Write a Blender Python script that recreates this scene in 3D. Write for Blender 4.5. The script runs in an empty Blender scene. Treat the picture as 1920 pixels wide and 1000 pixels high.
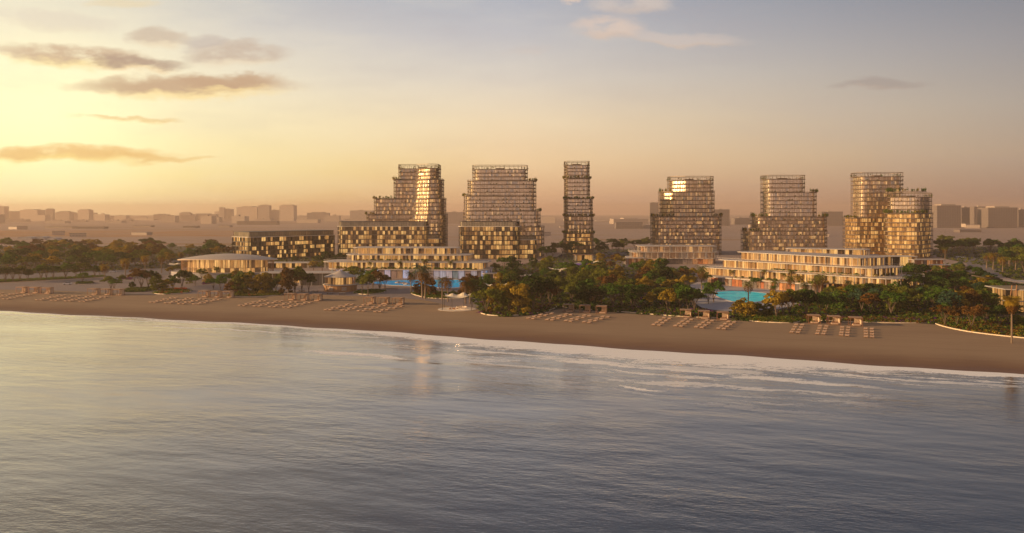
import bpy, math, random
import numpy as np
from mathutils import Vector
R = math.radians
rng = random.Random(7)
S = bpy.context.scene
COL = S.collection

# ------------------------------------------------------------------ camera, sky, sun, exposure
F, HZ, CAMZ, LAND = 1663.0, 396.0, 43.0, 1.0
cam = bpy.data.objects.new("camera", bpy.data.cameras.new("camera"))
COL.objects.link(cam)
cam.location = (0, 0, CAMZ)
cam.rotation_euler = (R(90), 0, 0)
cam.data.sensor_width = 36.0
cam.data.lens = 36.0 * F / 1920.0
cam.data.shift_y = -(500 - HZ) / 1920.0
cam.data.clip_start = 1.0
cam.data.clip_end = 40000
S.camera = cam
S.render.resolution_x, S.render.resolution_y = 1024, 533
S.view_settings.view_transform = 'Standard'
S.view_settings.look = 'None'
S.view_settings.exposure = 0.43
S.view_settings.gamma = 1.0
cy = S.cycles
cy.max_bounces = 7; cy.diffuse_bounces = 2; cy.glossy_bounces = 3
cy.transmission_bounces = 3; cy.transparent_max_bounces = 8; cy.volume_bounces = 1
cy.sample_clamp_indirect = 5.0; cy.sample_clamp_direct = 30.0
try:
    cy.use_denoising = True; cy.denoiser = 'OPENIMAGEDENOISE'; cy.denoising_input_passes = 'RGB_ALBEDO_NORMAL'; cy.denoising_prefilter = 'ACCURATE'
except Exception:
    pass

SUN_AZ, SUN_EL = -100.0, 11.0
sv = Vector((math.sin(R(SUN_AZ)) * math.cos(R(SUN_EL)), math.cos(R(SUN_AZ)) * math.cos(R(SUN_EL)), math.sin(R(SUN_EL))))
sl = bpy.data.lights.new("sun", 'SUN'); sl.energy = 5.0; sl.angle = R(0.5); sl.color = (1.0, 0.66, 0.33)
sun = bpy.data.objects.new("sun", sl); COL.objects.link(sun)
sun.rotation_euler = sv.to_track_quat('Z', 'Y').to_euler()
sun.location = (-400, 300, 300)

def lin(c):
    return tuple(((v / 255.0) / 12.92 if v / 255.0 <= 0.04045 else ((v / 255.0 + 0.055) / 1.055) ** 2.4) for v in c)

class NG:
    def __init__(s, tree):
        s.t = tree; s.n = tree.nodes; s.l = tree.links
    def new(s, typ, **kw):
        n = s.n.new(typ)
        for k, v in kw.items():
            setattr(n, k, v)
        return n
    def put(s, sock, v):
        if isinstance(v, bpy.types.NodeSocket):
            s.l.new(v, sock)
        elif v is not None:
            if isinstance(v, (tuple, list)) and len(v) == 3 and sock.type == 'RGBA':
                v = (*v, 1.0)
            sock.default_value = v
    def m(s, op, a, b=None, c=None, clamp=False):
        n = s.new('ShaderNodeMath', operation=op, use_clamp=clamp)
        for i, v in enumerate((a, b, c)):
            s.put(n.inputs[i], v)
        return n.outputs[0]
    def vm(s, op, a, b=None):
        n = s.new('ShaderNodeVectorMath', operation=op)
        s.put(n.inputs[0], a)
        if b is not None:
            if op == 'SCALE': s.put(n.inputs[3], b)
            else: s.put(n.inputs[1], b)
        return n.outputs[1] if op in ('DOT_PRODUCT', 'LENGTH', 'DISTANCE') else n.outputs[0]
    def mr(s, v, a, b, c=0.0, d=1.0, smooth=False):
        n = s.new('ShaderNodeMapRange', interpolation_type='SMOOTHSTEP' if smooth else 'LINEAR')
        s.put(n.inputs[0], v)
        for i, x in enumerate((a, b, c, d)):
            s.put(n.inputs[i + 1], x)
        return n.outputs[0]
    def mix(s, f, a, b, mode='MIX'):
        n = s.new('ShaderNodeMix', data_type='RGBA', blend_type=mode)
        s.put(n.inputs[0], f); s.put(n.inputs[6], a); s.put(n.inputs[7], b)
        return n.outputs[2]
    def ramp(s, f, stops, interp='LINEAR'):
        n = s.new('ShaderNodeValToRGB'); cr = n.color_ramp; cr.interpolation = interp
        while len(cr.elements) > 1:
            cr.elements.remove(cr.elements[-1])
        cr.elements[0].position = stops[0][0]; cr.elements[0].color = (*stops[0][1], 1)
        for p, c in stops[1:]:
            e = cr.elements.new(p); e.color = (*c, 1)
        s.put(n.inputs[0], f)
        return n.outputs[0]
    def noise(s, vec, scale, detail=3.0, rough=0.5, dim='3D'):
        n = s.new('ShaderNodeTexNoise', noise_dimensions=dim)
        s.put(n.inputs['Vector'], vec)
        n.inputs['Scale'].default_value = scale; n.inputs['Detail'].default_value = detail
        n.inputs['Roughness'].default_value = rough
        return n.outputs[0], n.outputs[1]
    def comb(s, x, y, z):
        n = s.new('ShaderNodeCombineXYZ')
        for i, v in enumerate((x, y, z)): s.put(n.inputs[i], v)
        return n.outputs[0]
    def sep(s, v):
        n = s.new('ShaderNodeSeparateXYZ'); s.put(n.inputs[0], v)
        return n.outputs

# ---- world: dusk sky by direction (gradient + clouds) over a physical sky
W = bpy.data.worlds.new("World"); S.world = W; W.use_nodes = True
W.node_tree.nodes.clear()
g = NG(W.node_tree)
dirv = g.new('ShaderNodeTexCoord').outputs['Generated']
dx, dy, dz = g.sep(dirv)
az = g.m('MULTIPLY', g.m('ARCTAN2', dx, dy), 180 / math.pi)
hor = g.m('SQRT', g.m('ADD', g.m('MULTIPLY', dx, dx), g.m('MULTIPLY', dy, dy)))
el = g.m('MAXIMUM', g.m('DIVIDE', dz, g.m('MAXIMUM', hor, 0.02)), 0.0)
elp = g.m('POWER', g.m('MINIMUM', g.m('DIVIDE', el, 2.0), 1.0), 0.5)      # 0..1, stretched near the horizon
def sky_ramp(stops):
    return g.ramp(elp, [(min(1.0, math.sqrt(e / 2.0)), lin(c)) for e, c in stops])
cL = sky_ramp([(0.0, (244, 190, 112)), (0.018, (252, 220, 128)), (0.045, (255, 238, 146)), (0.09, (255, 245, 196)), (0.14, (243, 232, 205)),
               (0.19, (214, 206, 200)), (0.24, (186, 185, 190)), (0.34, (110, 102, 104)), (0.6, (66, 62, 68)), (2.0, (64, 70, 88))])
cM = sky_ramp([(0.0, (206, 150, 116)), (0.02, (230, 182, 138)), (0.055, (242, 205, 158)), (0.1, (238, 212, 176)), (0.15, (217, 204, 190)),
               (0.2, (190, 185, 188)), (0.24, (172, 172, 182)), (0.34, (86, 95, 116)), (0.6, (48, 60, 84)), (2.0, (52, 66, 96))])
cR = sky_ramp([(0.0, (132, 100, 90)), (0.02, (160, 130, 114)), (0.06, (172, 148, 131)), (0.11, (164, 149, 141)), (0.17, (142, 134, 138)),
               (0.24, (112, 112, 124)), (0.34, (58, 70, 94)), (0.6, (34, 48, 74)), (2.0, (46, 62, 94))])
cB = sky_ramp([(0.0, (224, 186, 164)), (0.1, (224, 192, 174)), (0.3, (180, 164, 162)), (0.7, (112, 112, 126)), (2.0, (76, 82, 102))])
c = g.mix(g.mr(az, -32, 0), cL, cM)
c = g.mix(g.mr(az, 0, 31), c, cR)
c = g.mix(g.mr(az, 36, 120, smooth=True), c, cB)
c = g.mix(g.mr(az, -75, -150, smooth=True), c, cB)
# glow round the sun's side of the sky
gl = Vector((math.sin(R(-33)), math.cos(R(-33)), 0.05)).normalized()
gd = g.m('POWER', g.m('MAXIMUM', g.vm('DOT_PRODUCT', dirv, tuple(gl)), 0.0), 22.0)
c = g.mix(g.m('MULTIPLY', gd, 0.38), c, (1.15, 1.0, 0.56))
gl2 = Vector((math.sin(R(-28)), math.cos(R(-28)), 0.06)).normalized()
gd2 = g.m('POWER', g.m('MAXIMUM', g.vm('DOT_PRODUCT', dirv, tuple(gl2)), 0.0), 150.0)
c = g.mix(g.m('MULTIPLY', gd2, 0.65), c, (1.35, 1.22, 0.66))
# clouds
yy = g.m('MAXIMUM', dy, 0.05)
u0 = g.m('DIVIDE', dx, yy); v0 = g.m('DIVIDE', dz, yy)
front = g.mr(dy, 0.1, 0.4)
uv = g.comb(u0, v0, 0.0)
nf, nc = g.noise(g.vm('MULTIPLY', uv, (1.0, 2.4, 1.0)), 13.0, 6.0, 0.62)
n2f, n2c = g.noise(g.vm('MULTIPLY', uv, (1.0, 4.5, 1.0)), 3.2, 5.0, 0.6)
cir = g.mr(n2f, 0.42, 0.72, smooth=True)
c = g.mix(g.m('MULTIPLY', g.m('MULTIPLY', cir, g.mr(az, 20, -30)), g.m('MULTIPLY', front, 0.36)), c, lin((255, 240, 205)))
c = g.mix(g.m('MULTIPLY', g.mr(n2f, 0.5, 0.3, smooth=True), g.m('MULTIPLY', front, 0.14)), c, lin((176, 158, 158)))
ns = g.sep(nc)
uw = g.m('ADD', u0, g.m('MULTIPLY', g.m('SUBTRACT', ns[0], 0.5), 0.060))
vw = g.m('ADD', v0, g.m('MULTIPLY', g.m('SUBTRACT', ns[1], 0.5), 0.034))
DK, LT, OR, PK = (196, 158, 124), (255, 224, 156), (244, 196, 118), (232, 200, 176)
clouds = [  # px, py, rx, ry, tilt, body, underside, strength
    (443, 104, 95, 24, 0.00, (196, 170, 150), (234, 212, 180), .75), (385, 80, 38, 16, 0.0, (196, 178, 166), (214, 196, 176), .7),
    (298, 72, 52, 17, 0.05, (200, 174, 150), (240, 216, 178), .7), (140, 108, 150, 22, 0.07, (200, 164, 132), (253, 224, 154), .85),
    (255, 122, 95, 16, 0.03, (178, 148, 126), (238, 206, 160), .85), (345, 162, 190, 19, -0.01, DK, LT, .9),
    (425, 156, 80, 12, 0.0, DK, LT, .8), (240, 220, 95, 5, 0.03, (236, 196, 130), LT, .7),
    (120, 290, 200, 17, 0.0, (238, 190, 118), (250, 214, 128), .85), (285, 293, 120, 6, 0.04, (240, 196, 124), (250, 214, 140), .6),
    (1140, 52, 62, 22, 0.0, PK, (222, 186, 158), .6), (1280, 72, 110, 12, 0.05, (214, 192, 178), (222, 188, 160), .5),
    (1185, 8, 75, 18, 0.0, (230, 204, 182), (222, 192, 168), .5), (1068, 4, 22, 9, 0.0, PK, PK, .7),
    (1652, 158, 85, 11, 0.0, (150, 130, 124), (164, 138, 126), .5), (230, 5, 60, 12, 0.0, (236, 210, 160), (236, 210, 160), .5),
    (100, 40, 120, 18, 0.1, (214, 196, 180), (226, 206, 180), .4), (990, 96, 60, 7, 0.0, (200, 186, 180), (210, 190, 176), .4)]
for px, py, rx, ry, tilt, c1, c2, st in clouds:
    a = g.m('DIVIDE', g.m('SUBTRACT', uw, (px - 960) / F), rx / F)
    vv = g.m('SUBTRACT', g.m('SUBTRACT', vw, (HZ - py) / F), g.m('MULTIPLY', g.m('SUBTRACT', u0, (px - 960) / F), -tilt))
    b = g.m('DIVIDE', vv, ry / F)
    rr = g.m('ADD', g.m('MULTIPLY', a, a), g.m('MULTIPLY', b, b))
    msk = g.m('MULTIPLY', g.m('MULTIPLY', g.mr(rr, 1.7, 0.15, smooth=True), g.mr(nf, 0.22, 0.46, smooth=True)), g.m('MULTIPLY', front, st))
    body = g.mix(g.mr(g.m('ADD', b, g.m('MULTIPLY', g.m('SUBTRACT', nf, .5), 1.6)), -0.15, -0.8, smooth=True), lin(c1), lin(c2))
    c = g.mix(msk, c, body)
bg1 = g.new('ShaderNodeBackground'); g.put(bg1.inputs[0], c); bg1.inputs[1].default_value = 0.72
sky = g.new('ShaderNodeTexSky', sky_type='NISHITA', sun_disc=False)
sky.sun_elevation = R(SUN_EL); sky.sun_rotation = R(SUN_AZ); sky.dust_density = 3.0; sky.air_density = 1.2
bg2 = g.new('ShaderNodeBackground'); g.l.new(sky.outputs[0], bg2.inputs[0]); bg2.inputs[1].default_value = 0.02
ad = g.new('ShaderNodeAddShader'); g.l.new(bg1.outputs[0], ad.inputs[0]); g.l.new(bg2.outputs[0], ad.inputs[1])
wo = g.new('ShaderNodeOutputWorld'); g.l.new(ad.outputs[0], wo.inputs[0])

# ------------------------------------------------------------------ helpers
def D(py, z=LAND): return (CAMZ - z) * F / (py - HZ)
def P(px, py, z=LAND):
    d = D(py, z); return ((px - 960) / F * d, d)
def XA(px, d): return (px - 960) / F * d
def ZA(py, d): return CAMZ - (py - HZ) * d / F

def tag(o, label=None, cat=None, group=None, kind=None):
    if label: o['label'] = label
    if cat: o['category'] = cat
    if group: o['group'] = group
    if kind: o['kind'] = kind
    return o
def thing(name, label, cat, loc=(0, 0, 0), rz=0.0, group=None):
    o = bpy.data.objects.new(name, None); COL.objects.link(o)
    o.empty_display_size = 0.5
    o.location = loc; o.rotation_euler = (0, 0, rz)
    return tag(o, label, cat, group)
def link_mesh(name, me, parent=None, loc=None):
    o = bpy.data.objects.new(name, me); COL.objects.link(o)
    if parent is not None: o.parent = parent
    if loc is not None: o.location = loc
    return o

class MB:
    def __init__(s, org=(0, 0, 0)):
        s.v = []; s.f = []; s.m = []; s.uv = []; s.o = org
    def vert(s, p):
        s.v.append((p[0] - s.o[0], p[1] - s.o[1], p[2] - s.o[2])); return len(s.v) - 1
    def face(s, pts, mi=0, uv=None):
        s.f.append([s.vert(p) for p in pts]); s.m.append(mi)
        s.uv.append(uv if uv else [(0.5, 0.5)] * len(pts))
    def box(s, x0, y0, z0, x1, y1, z1, mi=0):
        a = [(x0, y0), (x1, y0), (x1, y1), (x0, y1)]; s.prism(a, z0, z1, mi)
    def prism(s, poly, z0, z1, mi=0, mtop=None, bottom=True):
        n = len(poly); b = [s.vert((p[0], p[1], z0)) for p in poly]; t = [s.vert((p[0], p[1], z1)) for p in poly]
        for i in range(n):
            j = (i + 1) % n
            s.f.append([b[i], b[j], t[j], t[i]]); s.m.append(mi); s.uv.append([(.5, .5)] * 4)
        s.f.append(t); s.m.append(mi if mtop is None else mtop); s.uv.append([(.5, .5)] * n)
        if bottom:
            s.f.append(b[::-1]); s.m.append(mi); s.uv.append([(.5, .5)] * n)
    def bar(s, p, q, r, n=4, mi=0, r2=None):
        p = Vector(p); q = Vector(q); d = (q - p)
        if d.length < 1e-6: return
        d.normalize(); a = d.orthogonal().normalized(); b = d.cross(a)
        r2 = r if r2 is None else r2
        A = [s.vert(p + (a * math.cos(2 * math.pi * k / n) + b * math.sin(2 * math.pi * k / n)) * r) for k in range(n)]
        B = [s.vert(q + (a * math.cos(2 * math.pi * k / n) + b * math.sin(2 * math.pi * k / n)) * r2) for k in range(n)]
        for k in range(n):
            j = (k + 1) % n
            s.f.append([A[k], A[j], B[j], B[k]]); s.m.append(mi); s.uv.append([(.5, .5)] * 4)
        s.f.append(A[::-1]); s.m.append(mi); s.uv.append([(.5, .5)] * n)
        s.f.append(B); s.m.append(mi); s.uv.append([(.5, .5)] * n)
    def beam(s, p, q, w, h, mi=0):          # box from p to q, width w, height h, p/q at bottom centre
        p = Vector(p); q = Vector(q); d = (q - p); d.z = 0; d.normalize(); nrm = Vector((-d.y, d.x, 0)) * (w / 2)
        pts = [p + nrm, p - nrm, q - nrm, q + nrm]
        lo = [s.vert(x) for x in pts]; hi = [s.vert(x + Vector((0, 0, h))) for x in pts]
        for i in range(4):
            j = (i + 1) % 4
            s.f.append([lo[i], lo[j], hi[j], hi[i]]); s.m.append(mi); s.uv.append([(.5, .5)] * 4)
        s.f.append(hi); s.m.append(mi); s.uv.append([(.5, .5)] * 4)
        s.f.append(lo[::-1]); s.m.append(mi); s.uv.append([(.5, .5)] * 4)
    def mesh(s, name, mats, smooth=False):
        me = bpy.data.meshes.new(name)
        me.from_pydata(s.v, [], s.f)
        for mt in mats: me.materials.append(mt)
        me.polygons.foreach_set('material_index', s.m)
        ul = me.uv_layers.new(name='UVMap')
        flat = [x for f in s.uv for q in f for x in q]
        ul.data.foreach_set('uv', flat)
        if smooth: me.polygons.foreach_set('use_smooth', [True] * len(s.f))
        me.update(); return me
    def build(s, name, mats, parent=None, smooth=False):
        if not isinstance(mats, (list, tuple)): mats = [mats]
        o = link_mesh(name, s.mesh(name, mats, smooth), parent)
        return o

# ------------------------------------------------------------------ materials
def mat(name, col, rough=0.7, metal=0.0, var=0.12, scale=0.6, spec=0.4, bump=0.0):
    m = bpy.data.materials.new(name); m.use_nodes = True; m.node_tree.nodes.clear()
    h = NG(m.node_tree)
    tc = h.new('ShaderNodeTexCoord').outputs['Object']
    f, _ = h.noise(tc, scale, 4.0, 0.6)
    base = h.mix(f, tuple(x * (1 - var) for x in col), tuple(min(1, x * (1 + var)) for x in col))
    b = h.new('ShaderNodeBsdfPrincipled')
    h.put(b.inputs['Base Color'], base); b.inputs['Roughness'].default_value = rough
    b.inputs['Metallic'].default_value = metal; b.inputs['Specular IOR Level'].default_value = spec
    if bump:
        f2, _ = h.noise(tc, scale * 6, 4.0, 0.6)
        bn = h.new('ShaderNodeBump'); bn.inputs['Strength'].default_value = bump; h.put(bn.inputs['Height'], f2)
        h.put(b.inputs['Normal'], bn.outputs[0])
    o = h.new('ShaderNodeOutputMaterial'); h.put(o.inputs[0], b.outputs[0])
    return m

def glass(name, panes, lit_p, lit_s, lit_cols, metal=0.45, rough=0.13, tilt=0.07, seed=0.0, curtain=6.0):
    """glazing: every pane (one UV cell) gets its own tint, tilt and chance of a glow (a lit room unless noted)"""
    m = bpy.data.materials.new(name); m.use_nodes = True; m.node_tree.nodes.clear()
    h = NG(m.node_tree)
    uv = h.new('ShaderNodeUVMap'); uv.uv_map = 'UVMap'
    cell = h.vm('FLOOR', uv.outputs[0])
    wn = h.new('ShaderNodeTexWhiteNoise', noise_dimensions='3D')
    h.put(wn.inputs['Vector'], h.vm('ADD', cell, (seed, seed * 1.7, seed)))
    r = h.sep(wn.outputs['Color'])
    big, _ = h.noise(h.vm('MULTIPLY', cell, (0.23, 0.55, 1)), 1.0, 2.0)
    pick = h.m('ADD', h.m('MULTIPLY', r[0], 0.75), h.m('MULTIPLY', big, 0.25))
    n = len(panes)
    base = h.ramp(pick, [(0.08 + 0.86 * i / n if i else 0.0, p) for i, p in enumerate(panes)], 'CONSTANT')
    st, _ = h.noise(h.vm('MULTIPLY', uv.outputs[0], (curtain, 0.7, 1)), 1.0, 2.0)
    cur = h.mr(st, 0.3, 0.7, 0.45, 1.25)
    base = h.mix(0.6, base, h.vm('SCALE', base, cur))
    geo = h.new('ShaderNodeNewGeometry')
    jit = h.vm('SCALE', h.vm('SUBTRACT', wn.outputs['Color'], (0.5, 0.5, 0.5)), tilt)
    nor = h.vm('NORMALIZE', h.vm('ADD', geo.outputs['Normal'], jit))
    lit = h.m('LESS_THAN', h.m('ADD', h.m('MULTIPLY', r[1], 0.6), h.m('MULTIPLY', big, 0.4)), 0.2 + lit_p * 0.6)
    lc = h.mix(r[2], lit_cols[0], lit_cols[1])
    b = h.new('ShaderNodeBsdfPrincipled')
    h.put(b.inputs['Base Color'], base); b.inputs['Metallic'].default_value = metal
    b.inputs['Roughness'].default_value = rough; h.put(b.inputs['Normal'], nor)
    h.put(b.inputs['Emission Color'], lc)
    h.put(b.inputs['Emission Strength'], h.m('MULTIPLY', h.m('MULTIPLY', lit, lit_s), h.m('MULTIPLY', cur, h.m('ADD', h.m('MULTIPLY', r[2], 0.9), 0.4))))
    o = h.new('ShaderNodeOutputMaterial'); h.put(o.inputs[0], b.outputs[0])
    return m

def leafmat(name, c1, c2, trans=0.35):
    m = bpy.data.materials.new(name); m.use_nodes = True; m.node_tree.nodes.clear()
    h = NG(m.node_tree)
    oi = h.new('ShaderNodeObjectInfo').outputs['Random']
    geo = h.new('ShaderNodeNewGeometry').outputs['Random Per Island']
    tc = h.new('ShaderNodeTexCoord').outputs['Object']
    nz, _ = h.noise(tc, 0.55, 2.0)
    f = h.m('ADD', h.m('MULTIPLY', oi, 0.35), h.m('ADD', h.m('MULTIPLY', h.m('POWER', geo, 2.0), 0.6), h.m('MULTIPLY', h.mr(nz, .3, .7), 0.35)), clamp=True)
    colr = h.mix(f, c1, c2)
    d = h.new('ShaderNodeBsdfDiffuse'); t = h.new('ShaderNodeBsdfTranslucent')
    h.put(d.inputs[0], colr); h.put(t.inputs[0], h.mix(0.5, colr, h.vm('MULTIPLY', colr, (1.3, 1.1, 0.5))))
    mx = h.new('ShaderNodeMixShader'); mx.inputs[0].default_value = trans
    h.l.new(d.outputs[0], mx.inputs[1]); h.l.new(t.outputs[0], mx.inputs[2])
    o = h.new('ShaderNodeOutputMaterial'); h.put(o.inputs[0], mx.outputs[0])
    return m

M = {}
M['bronze'] = mat('bronze_frame', (0.17, 0.115, 0.07), 0.5, 0.3)
M['slab'] = mat('balcony_slab', (0.16, 0.11, 0.075), 0.6)
M['dark'] = mat('dark_metal', (0.035, 0.028, 0.022), 0.45, 0.3)
M['white'] = mat('white_render', (0.47, 0.40, 0.345), 0.55, var=0.06, scale=0.15)
M['pale'] = mat('pale_stone', (0.52, 0.46, 0.40), 0.7, var=0.1)
M['grey'] = mat('grey_wall', (0.30, 0.28, 0.29), 0.7, var=0.1)
M['wood'] = mat('warm_timber', (0.33, 0.16, 0.065), 0.6, var=0.25, scale=1.5)
M['brick'] = mat('brown_cladding', (0.16, 0.085, 0.055), 0.75, var=0.2)
M['linen'] = mat('linen_fabric', (0.62, 0.46, 0.33), 0.9, var=0.1, scale=2.0)
M['cushion'] = mat('beige_cushion', (0.50, 0.34, 0.24), 0.9, var=0.08, scale=2.0)
M['teak'] = mat('teak_frame', (0.22, 0.10, 0.05), 0.6, var=0.2, scale=3.0)
M['redwood'] = mat('red_timber_frame', (0.34, 0.14, 0.08), 0.6, var=0.2, scale=3.0)
M['trunk'] = mat('bark', (0.12, 0.08, 0.055), 0.9, var=0.3, scale=3.0)
M['palmtrunk'] = mat('palm_bark', (0.19, 0.13, 0.085), 0.9, var=0.3, scale=4.0)
M['sail'] = mat('cream_sailcloth', (0.80, 0.66, 0.46), 0.8, var=0.05)
M['violet'] = mat('violet_sailcloth', (0.22, 0.10, 0.42), 0.8, var=0.1)
M['carpaint'] = mat('white_car_paint', (0.75, 0.73, 0.72), 0.25, 0.0, 0.03)
M['carglass'] = mat('car_window_glass', (0.02, 0.02, 0.025), 0.1, 0.0, 0.05)
M['rubber'] = mat('black_rubber', (0.02, 0.02, 0.02), 0.85)
M['kerb'] = mat('pale_kerb_stone', (0.62, 0.50, 0.36), 0.75, var=0.12)
AMB, GOLD, PINK_REFL, BLUE_REFL = (1.0, 0.42, 0.10), (1.0, 0.56, 0.17), (1.0, 0.45, 0.30), (0.35, 0.60, 1.0)
TP = [(0.62, 0.44, 0.29), (0.80, 0.60, 0.42), (0.74, 0.55, 0.38), (0.86, 0.67, 0.49), (0.66, 0.47, 0.32), (0.82, 0.62, 0.44), (0.58, 0.53, 0.48), (0.76, 0.56, 0.39)]
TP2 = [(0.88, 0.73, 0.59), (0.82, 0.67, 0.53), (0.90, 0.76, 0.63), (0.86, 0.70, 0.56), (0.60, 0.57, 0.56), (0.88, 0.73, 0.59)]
M['glass_tower'] = glass('bronze_tower_glass', TP, 0.20, 0.34, (AMB, GOLD), metal=0.65, rough=0.22, seed=3.0)
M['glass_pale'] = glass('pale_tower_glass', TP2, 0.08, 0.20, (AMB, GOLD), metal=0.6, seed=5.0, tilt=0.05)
M['glass_glint'] = glass('flaring_tower_glass', TP, 0.2, 0.2, (AMB, GOLD), metal=0.7, rough=0.31, seed=4.0, tilt=0.03)
M['glass_amber'] = glass('amber_hotel_glass', [(0.12, 0.08, 0.05), (0.40, 0.26, 0.13), (0.22, 0.15, 0.08), (0.46, 0.30, 0.15), (0.16, 0.11, 0.07)], 0.58, 0.46, (AMB, GOLD), metal=0.25, seed=12.0)
M['glass_gold'] = glass('golden_tower_glass', [(0.56, 0.33, 0.13), (0.72, 0.46, 0.18), (0.34, 0.20, 0.10), (0.80, 0.54, 0.22), (0.46, 0.27, 0.12)], 0.5, 0.46, (AMB, GOLD), seed=8.0)
M['glass_hotel'] = glass('dark_hotel_glass', [(0.03, 0.023, 0.016), (0.34, 0.21, 0.10), (0.04, 0.03, 0.02), (0.18, 0.12, 0.07), (0.03, 0.022, 0.016)], 0.46, 0.60, (AMB, GOLD), metal=0.2, seed=11.0)
M['glass_screen'] = glass('grey_screen_glass', [(0.28, 0.24, 0.18), (0.24, 0.21, 0.16), (0.31, 0.26, 0.20)], 0.0, 0.0, (AMB, GOLD), metal=0.3, seed=13.0, tilt=0.03)
M['glass_resort'] = glass('curtained_resort_glass', [(0.15, 0.085, 0.04), (0.24, 0.14, 0.07), (0.08, 0.05, 0.03), (0.30, 0.19, 0.10), (0.15, 0.12, 0.10), (0.20, 0.12, 0.06)], 0.66, 0.56, (AMB, GOLD), metal=0.1, seed=17.0, curtain=5.0)
M['glass_pool_refl'] = glass('pool_wall_reflection_glass', [(0.30, 0.34, 0.42), (0.40, 0.30, 0.30), (0.25, 0.33, 0.42), (0.42, 0.33, 0.32), (0.5, 0.36, 0.28)], 0.5, 0.30, (PINK_REFL, BLUE_REFL), metal=0.3, seed=19.0)  # blue and pink reflections painted into pane tints and glow
M['glass_pav'] = glass('pavilion_glass', [(0.42, 0.28, 0.15), (0.36, 0.26, 0.16), (0.46, 0.34, 0.2)], 0.72, 0.52, (AMB, GOLD), metal=0.1, seed=23.0, curtain=2.0)
M['glass_ground'] = glass('shopfront_glass', [(0.32, 0.26, 0.23), (0.40, 0.14, 0.07), (0.16, 0.13, 0.12), (0.5, 0.2, 0.09), (0.36, 0.29, 0.25)], 0.35, 0.30, ((1.0, 0.30, 0.08), AMB), metal=0.1, seed=29.0)
LEAF = {
    'green': leafmat('green_leaves', (0.024, 0.062, 0.009), (0.11, 0.185, 0.026), .3),
    'dark': leafmat('dark_leaves', (0.011, 0.026, 0.007), (0.055, 0.085, 0.018), .25),
    'olive': leafmat('olive_leaves', (0.036, 0.056, 0.009), (0.20, 0.205, 0.028), .3),
    'gold': leafmat('sun_tinted_gold_leaves', (0.08, 0.066, 0.009), (0.44, 0.29, 0.034), .3),  # golden tone with the low sun's warmth put into the leaf colour
    'rust': leafmat('sun_tinted_rust_leaves', (0.040, 0.030, 0.009), (0.20, 0.09, 0.020), .25),  # brown leaf tone, sunlight's rusty cast included in the colour
    'teal': leafmat('blue_green_leaves', (0.03, 0.065, 0.04), (0.08, 0.14, 0.08)),
    'purple': leafmat('purple_flowers', (0.05, 0.015, 0.07), (0.18, 0.05, 0.24)),
    'red': leafmat('red_flowers', (0.22, 0.03, 0.02), (0.45, 0.10, 0.05)),
}
COLW = {'green': 'green', 'dark': 'dark green', 'olive': 'olive', 'gold': 'golden', 'rust': 'rust-brown', 'teal': 'blue-green'}

#@@GROUND
#@@BUILD
#@@PLANTS
#@@FURN
#@@FAR
# ------------------------------------------------------------------ ground, beach, water, paving
_sp = [(-300, 569), (-100, 578.5), (0, 583.5), (250, 596), (500, 608.5), (750, 624), (920, 637), (1180, 655.5), (1331, 664), (1441, 671), (1597, 682), (1753, 692.5), (1920, 703), (2200, 722)]
_w = [P(a, b, 0.0) for a, b in _sp]
_sx = np.array([-2500.0] + [p[0] for p in _w] + [2500.0])
_sy = np.array([_w[0][1] + 0.36 * (2500 + _w[0][0])] + [p[1] for p in _w] + [_w[-1][1] - 0.2 * (2500 - _w[-1][0]) * 0.3])
def shore(x):
    x = np.asarray(x, float)
    y = sum(np.interp(x + o, _sx, _sy) for o in (-24, -12, 0, 12, 24)) / 5
    return y + 0.9 * np.sin(x * 0.11) + 0.5 * np.sin(x * 0.29 + 1.0)

def grid_mesh(name, X, Y, Z, mt, attr=None, smooth=True):
    ny, nx = X.shape
    me = bpy.data.meshes.new(name)
    co = np.stack([X, Y, Z], -1).reshape(-1, 3)
    idx = np.arange(nx * ny).reshape(ny, nx)
    q = np.stack([idx[:-1, :-1], idx[:-1, 1:], idx[1:, 1:], idx[1:, :-1]], -1).reshape(-1, 4)
    me.vertices.add(len(co)); me.vertices.foreach_set('co', co.ravel())
    me.loops.add(q.size); me.loops.foreach_set('vertex_index', q.ravel().astype(np.int32))
    me.polygons.add(len(q)); me.polygons.foreach_set('loop_start', np.arange(0, q.size, 4, dtype=np.int32))
    if smooth: me.polygons.foreach_set('use_smooth', np.ones(len(q), bool))
    me.update(calc_edges=True)
    if attr is not None:
        a = me.attributes.new('shore', 'FLOAT', 'POINT'); a.data.foreach_set('value', attr.ravel().astype(np.float32))
    me.materials.append(mt)
    return link_mesh(name, me)

xs = np.concatenate([np.linspace(-2400, -330, 40), np.arange(-326, 260, 3.0), np.linspace(264, 2400, 40)])
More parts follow.
